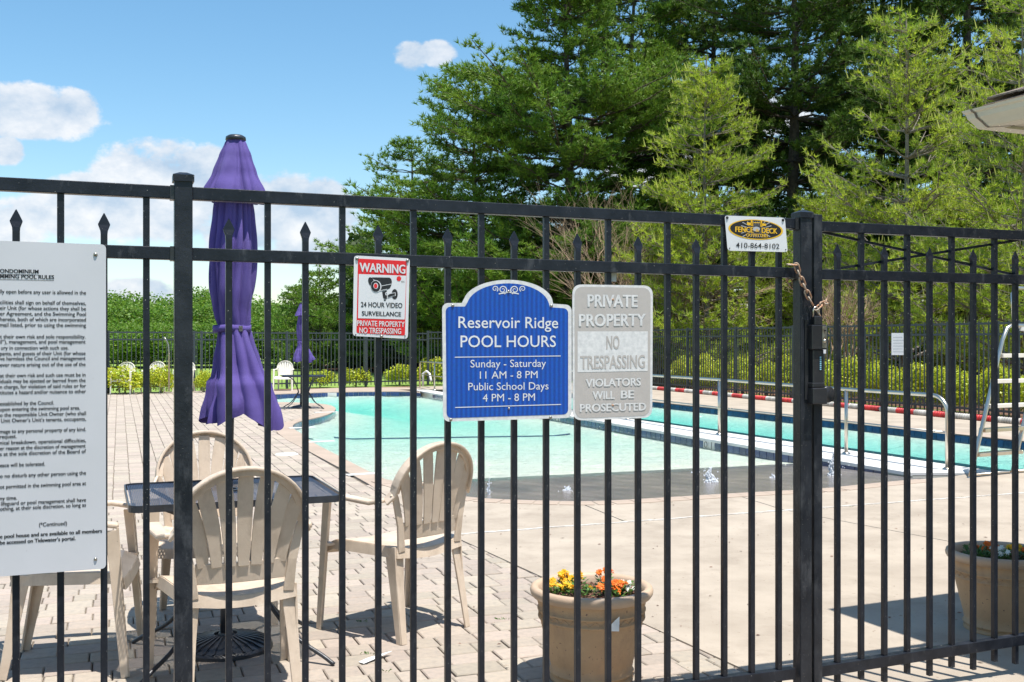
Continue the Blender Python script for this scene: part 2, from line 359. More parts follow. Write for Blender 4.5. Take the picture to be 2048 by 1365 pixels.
def floor_z(x, y):
    q = qn(x, y) - 8.1
    return -.014 - .027 * max(0, min(q, 2.2)) - .06 * max(0, min(q - 2.2, .6)) - .022 * max(0, min(q - 2.8, 14))
def far_edge_dist(x, y, pts=[tuple(p) for p in (penin + [(XN(v), v) for v in (24, 20, 16, 13, 11.2)])]):
    d = 9e9
    for a, b in zip(pts, pts[1:]):
        vx, vy = b[0]-a[0], b[1]-a[1]; t = max(0, min(1, ((x-a[0])*vx+(y-a[1])*vy)/(vx*vx+vy*vy+1e-9))); d = min(d, math.hypot(x-a[0]-t*vx, y-a[1]-t*vy))
    return d
def floor_z(x, y, base=floor_z):
    return max(base(x, y), -.115 - .16*far_edge_dist(x, y))
def inside(p, poly):
    x, y = p; c = False; j = len(poly) - 1
    for i in range(len(poly)):
        xi, yi = poly[i]; xj, yj = poly[j]
        if (yi > y) != (yj > y) and x < (xj - xi) * (y - yi) / (yj - yi) + xi: c = not c
        j = i
    return c
def clip(poly, a, n, off=0):                       # keep the side where (p-a).n > off
    out = []
    for i in range(len(poly)):
        p = poly[i]; q = poly[(i + 1) % len(poly)]
        dp = (p[0]-a[0])*n[0] + (p[1]-a[1])*n[1] - off; dq = (q[0]-a[0])*n[0] + (q[1]-a[1])*n[1] - off
        if dp >= 0: out.append(p)
        if (dp >= 0) != (dq >= 0): t = dp / (dp - dq); out.append((p[0]+t*(q[0]-p[0]), p[1]+t*(q[1]-p[1])))
    return out

# --- lawn: one sheet to the horizon with a hole where the pool decks lie
deckhole = [(-22, -6), (14, -6), (14, 12), (9.5, 16.6), (2.35, 35.6), (-2.9, 32.4), (-10.9, 27.6), (-22, 21)]
def lawn():
    outer = [(-900, -300), (900, -300), (900, 900), (-900, 900)]
    loops = [[Vector((*p, 0)) for p in outer], [Vector((*p, 0)) for p in deckhole]]
    tri = geometry.tessellate_polygon(loops); al = [p for l in loops for p in l]
    b = MB(); b.add([(p.x, p.y, -.02) for p in al], tri); o = b.build('lawn', M['lawn'], fix=True); structure(o)
    o['label'] = 'mown green lawn round the fenced pool deck'
lawn()
# --- paver patio
coping_outer = PL((760,985),(735,968),(683,939),(640,916),(605,897),(575,882),(556,868),(550,858),(556,850),(585,842),(615,834),(638,827),(648,820),(640,813),(600,810),(540,809),(480,807),(440,801),(445,790),(480,786),(545,783),(600,780),(680,777),(760,776),(830,776))
paver_poly = PL((-900,794),(220,788),(400,783),(545,783)) + coping_outer[::-1][6:] + PL((907,1075),(1437,1319)) + [(1.96, 2.2), (-9, 2.2)]
paver_poly = [(-16, 24.5)] + paver_poly[1:]
bed = MB().prism(paver_poly, -.12, -.016).build('paver_patio', M['sand']); structure(bed)
def pavers():
    rnd = random.Random(3); cells = []
    unit = {}
    def unit_mesh(L_):
        if L_ in unit: return unit[L_]
        w, h, c, g = L_/2 - .0028, .0725 - .0028, .0045, .03
        b = MB(); vs = [(-w,-h,-g),(w,-h,-g),(w,h,-g),(-w,h,-g),(-w,-h,-c),(w,-h,-c),(w,h,-c),(-w,h,-c),(-w+c,-h+c,0),(w-c,-h+c,0),(w-c,h-c,0),(-w+c,h-c,0)]
        fs = [(8,9,10,11)] + [(i, (i+1)%4, (i+1)%4+4, i+4) for i in range(4)] + [(i+4, (i+1)%4+4, (i+1)%4+8, i+8) for i in range(4)]
        b.add(vs, fs); unit[L_] = (b, b.mesh('paver', M['paver'])); return unit[L_]
    q = 1.9; row = 0
    edge = [p for p in paver_poly]
    while q < 33:
        s = -20 - ((row % 2) * .08 + rnd.random() * .05 if q < 9.5 else rnd.random() * .006)
        while s < 9:
            L_ = rnd.choice((.1125, .15, .15, .1875, .1875, .225)) if q < 9.5 else .15
            cx = s + L_/2; x = DV.x*cx + NV.x*q; y = DV.y*cx + NV.y*q
            s += L_
            if y < 2.1 or y > 30: continue
            px = 1024 + x / y * FPX
            if px < -500: continue
            ok = inside((x, y), paver_poly)
            if not ok:   # let stones run a little under the concrete and the coping
                ok = inside((x - .16, y - .02), paver_poly) and y < 28 and not inside((x + .1, y + .1), kidpool) and not inside((x + .28, y), kidpool)
            if ok: cells.append((x, y, L_, px))
        q += .145; row += 1
    vis = [c for c in cells if -60 < c[3] < 1600 and c[1] > 3.9]
    vis.sort(key=lambda c: c[1]); big = set(id(c) for c in vis[:300])
    rest = MB()
    for c in cells:
        x, y, L_, px = c; z = rnd.uniform(-.0035, .002); tx, ty = rnd.gauss(0, .006), rnd.gauss(0, .006); rz = TH + rnd.gauss(0, .006)
        b, me = unit_mesh(L_)
        if id(c) in big: link('paver', me, bed, (x, y, z), (tx, ty, rz))
        else:
            MM = Matrix.Translation((x, y, z)) @ Matrix.Rotation(rz, 4, 'Z') @ Matrix.Rotation(tx, 4, 'X')
            rest.add([MM @ Vector(v) for v in b.v], b.f)
    o = rest.build('paving', M['paver'], bed); o['kind'] = 'stuff'
pavers()
# --- coping band round the children's pool and the brick edge of the beach entry
cop = MB().prism(coping_outer + [tuple(p) for p in shore[::-1] if True][: 0] + [tuple(p) for p in smooth(PL((771,960)) + leftedge + penin, 2)[::-1]], -.11, .004)
pool = cop.build('pool_coping', M['coping']); structure(pool)
for (x, y, w, d) in ((604,857,.42,.13),(640,885,.40,.12),(729,950,.38,.12),(652,826,.45,.13)):
    p = px2(x, y); MB().box((-w/2,-d/2,0),(w/2,d/2,.006)).build('depth_marker_tile', M['whiteplaster'], pool, loc=(p.x, p.y, .003), rot=(0, 0, TH + .1))
p = px2(590, 910); MB().lathe([(0,.012),(.13,.012),(.14,0)], 24).build('skimmer_lid', M['whiteplaster'], loc=(p.x-.1, p.y, 0), smooth=True)
tag(bpy.data.objects['skimmer_lid'], 'round white skimmer lid set in the pavers beside the pool coping', 'skimmer lid')
# --- concrete deck, cut into slabs
deck_poly = PL((771,960)) + PL((760,985),(907,1075),(1437,1319)) + [(1.96, 2.2), (2.3, -5), (13.8, -5), (13.8, 12), (10.3, 13.0), (4.73, 11.0), (4.69, 10.88)] + smooth(arc, 2)
deck = structure(MB().prism(deck_poly, -.30, -.03).build('concrete_deck', M['sand']))
ca = px2(907, 1072)[:2]; cb = px2(2048, 989)[:2]
dn = Vector((cb[0]-ca[0], cb[1]-ca[1])).normalized(); nn = (-dn.y, dn.x)
back = clip(deck_poly, ca, nn, .006); front = clip(deck_poly, ca, (-nn[0], -nn[1]), .006)
def cut(polys, a, b):
    d = Vector((b[0]-a[0], b[1]-a[1])).normalized(); n = (-d.y, d.x); out = []
    for p in polys:
        for sgn in (1, -1):
            c = clip(p, a, (n[0]*sgn, n[1]*sgn), .006)
            if len(c) > 2: out.append(c)
    return out
bs = cut([back], px2(1168,1012)[:2], px2(1248,1045)[:2])
r_ = bs[:]; bs = []
ja, jb = px2(1477,994)[:2], px2(1576,1025)[:2]
for p in r_:
    cx = sum(q[0] for q in p)/len(p)
    bs += cut([p], ja, jb) if cx > 1.4 else [p]
fs_ = cut([front], px2(1649,1038)[:2], px2(2000,1105)[:2])
for p in bs + fs_:
    MB().prism(p, -.10, .0065).build('slab', M['concrete'], deck)
c0 = px2(905,1073); c1 = px2(2048,989) + Vector((4, 1.62, 0))
n_ = 90; rnd = random.Random(2); pts = []
for i in range(n_ + 1):
    p = c0.lerp(c1, i / n_); pts.append((p.x, p.y + rnd.gauss(0, .004), .006 + rnd.random() * .004))
MB().ribbon(pts, [rnd.uniform(.014, .032) for _ in pts], .012, (nn[0], nn[1], 0)).build('joint_sealant', M['caulk'], deck)
ba = smooth(arc, 1)[2:-1]; bt = {}
for (a, b_) in zip(ba, ba[1:]):
    a = Vector((*a, 0)); b_ = Vector((*b_, 0)); d = b_-a; n_ = max(1, round(d.length/.28)); u_ = d.normalized(); sd_ = Vector((-u_.y, u_.x, 0)); L0 = d.length/n_
    if sd_.y > 0: sd_ = -sd_
    for k in range(n_):
        c = a + u_*(L0*(k+.5)) + sd_*.10
        b2 = MB().box((-L0/2+.003, -.10, 0), (L0/2-.003, .10, .0045)); link('border_tile', b2.mesh('border_tile', M['coping']), deck, (c.x, c.y, .0064), (0, 0, math.atan2(u_.y, u_.x)))
# weeds in the joints
def weeds():
    rnd = random.Random(8); b = MB(); spots = [(1247,1043),(1249,1047),(1480,1030),(1555,1027),(1640,1020),(1700,1016),(1840,1003),(1905,998),(1850,1001),(1700,1014),(1925,996)]
    spots += [(rnd.uniform(700,1000), rnd.uniform(1210,1350)) for _ in range(4)]
    for (x, y) in spots:
        p = px2(x, y)
        for k in range(9):
            a = rnd.uniform(0, 6.28); l = rnd.uniform(.006, .016); dx, dy = math.cos(a)*l, math.sin(a)*l
            q = p + Vector((rnd.gauss(0,.018), rnd.gauss(0,.006), 0))
            b.add([(q.x-.002,q.y,0),(q.x+.002,q.y,0),(q.x+dx*.6,q.y+dy*.6,l*.8),(q.x+dx,q.y+dy,l*.6)], [(0,1,2),(0,2,3)])
    o = b.build('weeds', M['leaf']); tag(o, 'small green weeds growing in the paving joints', 'weeds', kind='stuff')
weeds()
# --- deck beyond the lap pool and behind both pools
rd = [(XR(11.6), 11.6), (10.9, 12.9)] + [(8.5 + .348*(17.5-y), y) for y in (16, 22, 31)] + [(2.0, 34.4), (-3.0, 31.4), px2(830,776)[:2], px2(841,785)[:2], (XL(29.8)-.75, 29.8), (XL(30), 30), (XR(30), 30)] + [(XR(y), y) for y in (25, 20, 15)]
rdo = structure(MB().prism(rd, -.4, .004).build('lap_pool_deck', M['concrete']))
MB().prism([(XR(12.2), 12.2)] + [(XR(y), y) for y in (16, 22, 29.6)] + [(XR(y)+.30, y+.1) for y in (29.6, 22, 16, 12.2)], -.02, .012).build('coping_strip', M['coping'], rdo)
# --- white divider between the pools, with its tile band
dv = thing('divider_wall', 'low white wall with blue tile band between the two pools', 'pool wall')
ys = (10.9, 14, 18, 22, 26, 29.6)
def xm(y): return XN(y) + .42 * (XL(y) - XN(y))
MB().prism([(XN(y)+.012, y) for y in ys] + [(XL(y)-.01, y) for y in ys[::-1]], -1.2, -.012).build('wall', M['plaster'], dv)
MB().prism([(XN(y)-.02, y) for y in ys] + [(xm(y)-.006, y) for y in ys[::-1]], -.02, .016).build('coping_strip', M['whiteplaster'], dv)
MB().prism([(xm(y)+.006, y) for y in ys] + [(XL(y)+.02, y) for y in ys[::-1]], -.02, .011).build('coping_strip', M['whiteplaster'], dv)
tb = MB().box((-.0725, -.006, -.052), (.0725, .006, .052)).mesh('tile', M['tile'])
dN = Vector((-.37, 1, 0)).normalized(); L_ = .155; k = 0
pst = Vector((XN(11.3), 11.3, -.068))
marker = [int(((px2(1400, 880) - pst).dot(dN)) / L_), int((15.0-11.3)/dN.y/L_)]
mk = (int((14.6-11.3)/dN.y/L_), int((19.6-11.3)/dN.y/L_))
while True:
    c = pst + dN * (L_ * (k + .5))
    if c.y > 27.6: break
    o = link('tile', tb, dv, c, (0, 0, math.atan2(dN.y, dN.x)))
    if k in mk or k-1 in mk:
        me = tb.copy(); me.materials[0] = M['whiteplaster']; o.data = me; o['label'] = 'white depth marker tile'
    k += 1
# depth numerals on the white tiles
def text_mesh(s, bold=0.0):
    c = bpy.data.curves.new('txt', 'FONT'); c.body = s; c.size = 1; c.offset = min(bold, .006); c.resolution_u = 3
    o = bpy.data.objects.new('txt', c); COL.objects.link(o); bpy.context.view_layer.update()
    me = bpy.data.meshes.new_from_object(o.evaluated_get(bpy.context.evaluated_depsgraph_get()))
    n = len(me.vertices); a = np.empty(n * 3); me.vertices.foreach_get('co', a); a = a.reshape(-1, 3)
    fs = [tuple(p.vertices) for p in me.polygons]
    bpy.data.objects.remove(o); bpy.data.curves.remove(c); bpy.data.meshes.remove(me); return a, fs
CAP = text_mesh('H')[0][:, 1].max()
for kk, s in ((mk[0], '1'), (mk[1], '2')):
    a, fs = text_mesh(s, .02); a = a * .10 / CAP; a[:, 0] -= a[:, 0].mean(); c = pst + dN * (L_ * (kk + .5))
    side = Vector((-dN.y, dN.x, 0))
    vs = [c + side * .0072 + dN * (-v[0]) + Vector((0, 0, v[1] - .048)) for v in a]
    MB().add(vs, fs).build('depth_numeral', M['ink'], dv)
    ring = []
    for h in range(24): an = h * math.pi / 12; ring.append(c + dN * (.155 + math.cos(an) * .038) * 1 + side * .0075 + Vector((0, 0, math.sin(an) * .038)))
    MB().tube([p - 2*dN*.155 if False else p for p in ring] + [ring[0]], .005, 4).build('symbol_ring', M['ink'], dv)
# --- tile bands of the other edges: joined
def band(name, pts, z0, z1, m, parent, L_=.155, off=0.0):
    b = MB(); P = [Vector((p[0], p[1], 0)) for p in pts]
    for a, c in zip(P, P[1:]):
        d = c - a; l = d.length
        if l < 1e-4: continue
        n = max(1, round(l / L_)); d.normalize(); s = Vector((-d.y, d.x, 0)) * off
        for i in range(n):
            u = a + d * (l * i / n + .004) + s; v = a + d * (l * (i + 1) / n - .004) + s; w = Vector((-d.y, d.x, 0)) * .006
            b.add([u-w+Vector((0,0,z0)), v-w+Vector((0,0,z0)), v+w+Vector((0,0,z0)), u+w+Vector((0,0,z0)), u-w+Vector((0,0,z1)), v-w+Vector((0,0,z1)), v+w+Vector((0,0,z1)), u+w+Vector((0,0,z1))],
                  [(0,3,2,1),(4,5,6,7),(0,1,5,4),(1,2,6,5),(2,3,7,6),(3,0,4,7)])
    o = b.build(name, m, parent); o['kind'] = 'stuff'; return o
farband = smooth(PL((603,868),(590,861)) + penin, 2)
band('tile_band', farband, -.125, -.015, M['tile'], pool)
band('tile_band', [(XR(y)-.01, y) for y in (12.0, 15, 18, 22, 26, 29.8)], -.125, -.01, M['tealtile'], rdo)
band('tile_band', [(XL(y)+.012, y) for y in (11.2, 15, 20, 29.6)], -.125, -.02, M['tealtile'], dv)
for (x, y) in ((1487, 826),(660,790)):
    p = px2(x, y, -.06); MB().box((-.2,-.012,-.06),(.2,.012,.05)).build('depth_marker_tile', M['whiteplaster'], rdo if x > 1000 else pool, loc=(p.x-.02, p.y-.03, -.06), rot=(0,0, math.atan2(1, -.405) if x > 1000 else .05))
# --- pool basins
def basin():
    b = MB(); mb = MB(); st = .35; s0, s1, q0, q1 = -3.4, 6.2, 7.6, 30
    ns = int((s1 - s0) / st) + 1; nq = int((q1 - q0) / st)
    s0 = -14; ns = int((11.5 - s0) / st)
    idx = {}
    def P(i, j):
        s = s0 + i * st; q = q0 + j * st; x = DV.x*s + NV.x*q; y = DV.y*s + NV.y*q; return x, y
    for i in range(ns):
        for j in range(nq):
            qd = [P(i, j), P(i+1, j), P(i+1, j+1), P(i, j+1)]
            if not any(inside(p, kidpool) or near_shore(*p) < .4 for p in qd): continue
            if all(p[0] > XN(p[1]) + .2 for p in qd): continue
            qv = q0 + j * st; tgt = mb if qv < 10.4 else b
            tgt.add([(x, y, floor_z(x, y)) for x, y in qd], [(0, 1, 2, 3)])
    for t_, m_, nm in ((b, M['plaster'], 'pool_floor'), (mb, M['mat'], 'beach_entry')):
        me = t_.mesh(nm, m_); bm = bmesh.new(); bm.from_mesh(me); bmesh.ops.remove_doubles(bm, verts=bm.verts, dist=.001); bm.to_mesh(me); bm.free(); me.polygons.foreach_set('use_smooth', [True]*len(me.polygons))
        structure(link(nm, me))
    # walls
    w = MB(); pts = smooth(leftedge + penin, 2)
    for a, c in zip(pts, pts[1:]): w.add([(a[0],a[1],-.012),(c[0],c[1],-.012),(c[0],c[1],-1),(a[0],a[1],-1)], [(0,1,2,3)])
    structure(w.build('pool_wall', M['plaster']))
basin()
MB().prism(kidpool, -1.4, -.078).build('pool_water', M['water']); structure(bpy.data.objects['pool_water'])
lap = [(XL(y)-.0, y) for y in (11.05, 15, 20, 25, 30)] + [(XR(y), y) for y in (30, 25, 20, 15, 12.25)]
lb = MB(); n = len(lap)
for i in range(n):
    a = lap[i]; c = lap[(i+1)%n]; lb.add([(a[0],a[1],-.02),(c[0],c[1],-.02),(c[0],c[1],-.75),(a[0],a[1],-.75)], [(0,1,2,3)])
for y0, y1 in zip((11.05, 13, 16, 19, 22, 25, 28), (13, 16, 19, 22, 25, 28, 30.2)):
    for q0, q1 in (((0, -.2), (.5, -.26)), ((.5, -.26), ('e', -.26)), (('e', -.26), ('f', -.11))):
        def XX(k, y): return XR(y)-1.3 if k == 'e' else XR(y)+.05 if k == 'f' else XL(y)+k
        lb.add([(XX(q0[0],y0),y0,q0[1]),(XX(q1[0],y0),y0,q1[1]),(XX(q1[0],y1),y1,q1[1]),(XX(q0[0],y1),y1,q0[1])], [(0,1,2,3)])
basin_lap = structure(lb.build('lap_pool_basin', M['plaster']))
for f_ in (.22, .42, .62):  # dark stripes running the length of the lap pool floor
    ln = MB(); pts = [(XL(y)*(1-f_)+XR(y)*f_, y, -.250) for y in (11.9, 20, 29.3)]
    ln.ribbon(pts, .32, .006, (1, .4, 0)).build('lap_stripe', M['lapstripe'], basin_lap)
MB().prism([(p[0], p[1]) for p in lap], -.9, -.085).build('lap_pool_water', M['lapwater']); structure(bpy.data.objects['lap_pool_water'])
a = px2(668, 850); b_ = px2(1140, 846)
pts = [(lambda p: (p.x, p.y, floor_z(p.x, p.y) + .012))(a.lerp(b_, i/14)) for i in range(15)]
MB().ribbon(pts, .07, .01, NV).build('dark_tile_line', M['tile'], bpy.data.objects['pool_floor'])

# --- water jets
def jet(px, py, h, w, label, seed):
    rnd = random.Random(seed); p = px2(px, py, -.05)
    t = thing('water_jet', label, 'water jet', (p.x, p.y, -.055), group='bubbling jets at the shallow end')
    ico = bmesh.new(); bmesh.ops.create_icosphere(ico, subdivisions=1, radius=1); iv = [v.co.copy() for v in ico.verts]; ifc = [tuple(v.index for v in f.verts) for f in ico.faces]; ico.free()
    pb = MB()
    for i in range(int(60 + h*900)):
        u = rnd.random()**1.3; z = u*h; rr = w*(1.15*(1-u)**1.6 + .22); a = rnd.uniform(0, 6.28); q_ = rr*math.sqrt(rnd.random()); r0 = w*rnd.uniform(.10, .26)*(1.15-u*.6)
        c = Vector((math.cos(a)*q_ + w*.2*math.sin(u*6+seed), math.sin(a)*q_, z)); pb.add([c + Vector((v.x*r0, v.y*r0, v.z*r0*1.7)) for v in iv], ifc)
    o = pb.build('plume', M['foam'], t, smooth=True); o['kind'] = 'stuff'
    b = MB()
    for i in range(int(26 + h*90)):
        a = rnd.uniform(0, 6.28); r = w * abs(rnd.gauss(0, 1.1)); z = rnd.uniform(0, h) * rnd.random() ; s = rnd.uniform(.003, .009)
        c = Vector((math.cos(a)*r, math.sin(a)*r, z + s)); b.add([c+Vector((s,0,0)), c+Vector((-s,0,0)), c+Vector((0,s,0)), c+Vector((0,-s,0)), c+Vector((0,0,s*1.5)), c+Vector((0,0,-s))],
            [(0,2,4),(2,1,4),(1,3,4),(3,0,4),(2,0,5),(1,2,5),(3,1,5),(0,3,5)])
    o = b.build('droplets', M['foam'], t); o['kind'] = 'stuff'
jet(1420, 966, .155, .055, 'tallest foaming water jet in the middle of the dark shallow entry', 1)
jet(1666, 952, .24, .045, 'thin splashing water jet seen beside the gate post', 2)
jet(978, 991, .16, .014, 'slender water jet nearest the beige chair on the right', 3)
jet(1135, 983, .045, .035, 'low bubbling jet below the blue sign', 4)
jet(1546, 957, .045, .03, 'low bubbling jet just left of the gate post', 5)
# ------------------------------------------------------------------ near fence and gate
def ztop(t): return H0 + .4645 - .004 * (t + 1.013)
def bevel_mesh(b, name, m, w=.0015, seg=2):
    me = b.mesh(name, m); bm = bmesh.new(); bm.from_mesh(me); bmesh.ops.remove_doubles(bm, verts=bm.verts, dist=1e-5)
    bmesh.ops.recalc_face_normals(bm, faces=bm.faces)
    bmesh.ops.bevel(bm, geom=[e for e in bm.edges if len(e.link_faces) == 2 and e.calc_face_angle(0) > .6], offset=w, segments=seg, affect='EDGES', profile=.5); bm.to_mesh(me); bm.free(); return me
def picket_flat(h):
    return bevel_mesh(MB().box((-.0095, -.0095, 0), (.0095, .0095, h)), 'picket', M['fence'])
def picket_spear(h):
    b = MB(); secs = [(0, .0095, .0095), (h-.062, .0095, .0095), (h-.052, .0105, .0085), (h-.036, .0165, .0045), (h-.033, .0168, .0040), (h-.017, .0095, .0026), (h-.004, .0030, .0016), (h, .0008, .0008)]
    vs = []; fs = []
    for (z, wx, wy) in secs: vs += [(-wx,-wy,z),(wx,-wy,z),(wx,wy,z),(-wx,wy,z)]
    for i in range(len(secs)-1):
        for k in range(4): a = i*4+k; c = i*4+(k+1)%4; fs.append((a, c, c+4, a+4))
    fs += [(3,2,1,0), tuple(len(vs)-4+k for k in range(4))]
    b.add(vs, fs); return bevel_mesh(b, 'picket', M['fence'], .0012, 1)
MEF = picket_flat(1.735); MES = picket_spear(H0 + .372 - .055)
def rail(parent, t0, t1, zf, hgt=.038, y0=0, y1=.033, name='rail'):
    b = MB(); z0, z1 = zf(t0), zf(t1)
    b.add([(t0,y0,z0-hgt),(t1,y0,z1-hgt),(t1,y1,z1-hgt),(t0,y1,z0-hgt),(t0,y0,z0),(t1,y0,z1),(t1,y1,z1),(t0,y1,z0)], [(0,3,2,1),(4,5,6,7),(0,1,5,4),(1,2,6,5),(2,3,7,6),(3,0,4,7)])
    return b.build(name, M['fence'], parent, bevel=.002)
def post(parent, t, w, h, cap=True, m=None, yc=.016):
    b = MB(); b.box((t-w/2, yc-w/2, -.02), (t+w/2, yc+w/2, h)); o = b.build('post', m or M['post'], parent, bevel=.003)
    if cap:
        c = w/2 + .0045; cb = MB(); cb.box((t-c, yc-c, h-.008), (t+c, yc+c, h+.012))
        cb.add([(t-c,yc-c,h+.012),(t+c,yc-c,h+.012),(t+c,yc+c,h+.012),(t-c,yc+c,h+.012),(t-c*.35,yc-c*.35,h+.021),(t+c*.35,yc-c*.35,h+.021),(t+c*.35,yc+c*.35,h+.021),(t-c*.35,yc+c*.35,h+.021)], [(4,5,6,7),(0,1,5,4),(1,2,6,5),(2,3,7,6),(3,0,4,7)])
        cb.build('post_cap', M['post'], o)
    return o
TP1 = -1.053; TP2 = F(1609.8, 700)[0]; SP = .1165
fence = thing('pool_fence', 'black metal picket fence with spear points nearest the camera', 'fence', P0, TH)
post(fence, TP1, .0525, ztop(TP1) + .022); post(fence, TP2, .0500, ztop(TP2) + .012)
post(fence, TP1 - 1.83 - .05, .0525, ztop(TP1) + .03)
for (a, c) in ((TP1 - 1.85, TP1 - .034), (TP1 + .0264, TP2 - .040)):
    rail(fence, a, c, ztop); rail(fence, a, c, lambda t: ztop(t) - .183); rail(fence, a, c, lambda t: .155 - .003*t, .04)
    for t_ in ((c if c < 0 else c),):       # brackets at the posts
        for dz in (0, -.183): MB().box((t_-.004, -.003, ztop(t_)+dz-.041), (t_+.012, .036, ztop(t_)+dz+.002)).build('rail_bracket', M['blackplastic'], fence)
def picket(parent, t, spear, zt=None):
    if spear: return link('picket', MES, parent, (t, .016, .055 - .004*t))
    return link('picket', MEF, parent, (t, .016, ztop(t) - .012 - 1.735))
i = 0; t_ = -.919
while t_ < TP2 - .05:
    picket(fence, t_, i % 2 == 0); t_ += SP; i += 1
i = 0; t_ = -1.158
while t_ > TP1 - 1.8:
    picket(fence, t_, i % 2 == 1); t_ -= .1177; i += 1
gate = thing('pool_gate', 'tall black metal gate with cross braces, chained shut at its post', 'gate', P0, TH)
TG0 = F(1635.5, 700)[0]; TG1 = TG0 + 1.16
def zg(t): return H0 + .4505
MB().box((TG0-.0187, -.004, .05), (TG0+.0187, .034, zg(0)+.024)).build('stile', M['post'], gate, bevel=.0025)
MB().box((TG1-.0187, -.004, .05), (TG1+.0187, .034, zg(0)+.024)).build('stile', M['post'], gate, bevel=.0025)
ra, rb = TG0 + .019, TG1 - .019
rail(gate, ra, rb, zg); rail(gate, ra, rb, lambda t: H0 + .270); rail(gate, ra, rb, lambda t: H0 - 1.222 + .022*(t-TG0), .042)
t_ = F(1680, 700)[0]; i = 0
while t_ < TG1 - .05:
    if i % 2 == 0: link('picket', MES, gate, (t_, .016, .052))
    else: link('picket', MEF, gate, (t_, .016, zg(0) - .012 - 1.735))
    t_ += .1093; i += 1
def brace(a, b):
    (t0, z0), (t1, z1) = F(*a), F(*b); d = (z1-z0)/(t1-t0)
    t1b = TG1 - .02; z1b = z0 + d*(t1b-t0)
    if z1b > zg(0)-.03: t1b = t0 + (zg(0)-.03-z0)/d; z1b = zg(0)-.03
    if z1b < H0+.27: t1b = t0 + (H0+.27-z0)/d; z1b = H0+.27
    MB().ribbon([(t0,.030,z0),(t1b,.030,z1b)], .010, .006, (0,0,1)).build('brace', M['fence'], gate)
brace((1652, 463), (2028, 547)); brace((1680, 538), (2028, 483))
# hinge-side post and wall fence beyond
post(fence, TG1 + .06, .055, ztop(0) + .02)

# latch on the gate post
lt = thing('gate_latch', 'black keyed safety latch mounted across the gate gap', 'latch', P0, TH)
def fb(name, p0, p1, out0, out1, m, parent, bevel=.002):   # box from two photo pixels in the fence plane
    (ta, za), (tb, zb) = F(*p0), F(*p1)
    return MB().box((min(ta,tb), -out1, min(za,zb)), (max(ta,tb), -out0, max(za,zb))).build(name, m, parent, bevel=bevel)
fb('housing', (1611, 651), (1640, 700), .006, .040, M['blackplastic'], lt, .003)
fb('lock_plate', (1631, 653), (1639.5, 697), .040, .043, M['galv'], lt, .001)
tl, zl = F(1635, 683); MB().lathe([(0,.006),(.006,.006),(.0075,0)], 16).build('key_cylinder', M['steel'], lt, loc=(tl, -.043, zl), rot=(R(90),0,0), smooth=True)
tl, zl = F(1635.5, 662); MB().lathe([(0,.003),(.003,.003),(.0035,0)], 12).build('key_cylinder', M['ink'], lt, loc=(tl, -.043, zl), rot=(R(90),0,0))
fb('sleeve', (1616, 700), (1638, 768), .004, .030, M['blackplastic'], lt, .004)
fb('label_strip', (1628, 711), (1634, 743), .030, .0306, M['ink'], lt, 0)
for k in range(7): fb('label_print', (1629.5, 714+k*4), (1632.5, 716.4+k*4), .0306, .0310, M['cyan'], lt, 0)
fb('catch', (1612, 766), (1637, 775), .004, .040, M['blackplastic'], lt, .003)
fb('catch', (1611, 776), (1640, 808), .004, .046, M['blackplastic'], lt, .004)
tl, zl = F(1647, 789); MB().lathe([(0,.03),(.029,.03),(.031,.026),(.031,0)], 28).build('knob', M['blackplastic'], lt, loc=(tl-.003, -.006, zl), rot=(R(90),0,0), smooth=True)
fb('bracket', (1606, 640), (1612, 800), .006, .014, M['blackplastic'], lt, .001)

# chain and padlock
def link_mesh():
    b = MB(); pts = []
    for k in range(17):
        a = k/16*2*math.pi; x = math.cos(a)*.0085; z = math.sin(a)*.0105; z += .0085 if math.sin(a) > 0 else -.0085
        pts.append((x, 0, z))
    b.tube(pts, .0032, 8, caps=False); return b.mesh('link', M['chain'], smooth=True)
LM = link_mesh()
ch = thing('rusty_chain', 'rusty steel chain looped round the gate post and fence rail', 'chain', P0, TH)
def chain(path, step=.027, seed=1):
    P = [Vector(p) for p in path]; ds = [0]
    for a, c in zip(P, P[1:]): ds.append(ds[-1] + (c-a).length)
    n = int(ds[-1]/step); rnd = random.Random(seed)
    for i in range(n):
        s = (i+.5)*step; j = max(k for k in range(len(P)-1) if ds[k] <= s); d = (P[j+1]-P[j]).normalized(); c = P[j] + d*(s-ds[j])
        qd = d.to_track_quat('Z', 'Y'); o = link('link', LM, ch, c); o.rotation_mode = 'QUATERNION'
        from mathutils import Quaternion
        o.rotation_quaternion = qd @ Quaternion((0,0,1), (i % 2)*1.57 + rnd.uniform(.1,.7))
def fp(px, py, out): t, z = F(px, py, out); return (t, -out, z)
chain([fp(1577,530,.012), fp(1592,531,.020), fp(1598,548,.022), fp(1609,575,.024), fp(1621,602,.026), fp(1631,620,.028)])
chain([fp(1634,624,.02), fp(1640,634,.022), fp(1640,650,.022)], seed=3)
chain([fp(1632,620,.026), fp(1642,610,.022), fp(1651,607,.010), fp(1652,604,-.02), (F(1650,600)[0], .05, F(1650,604)[1]), (F(1600,600)[0], .055, F(1650,570)[1]), (F(1580,600)[0], .045, F(1590,534)[1])], seed=4)
pl = thing('padlock', 'small padlock with steel shackle hanging on the rusty chain', 'padlock', P0, TH)
fb('body', (1618, 633), (1634.5, 652), .010, .034, M['blackplastic'], pl, .004)
ts, zs = F(1631.5, 625, .02); pts = []
for k in range(13): a = math.pi*k/12; pts.append((ts-math.cos(a)*.0125, -.022, zs+math.sin(a)*.0125+.006))
MB().tube([(pts[0][0],-.022,zs-.03)]+pts+[(pts[-1][0],-.022,zs-.006)], .0034, 8).build('shackle', M['steel'], pl, smooth=True)

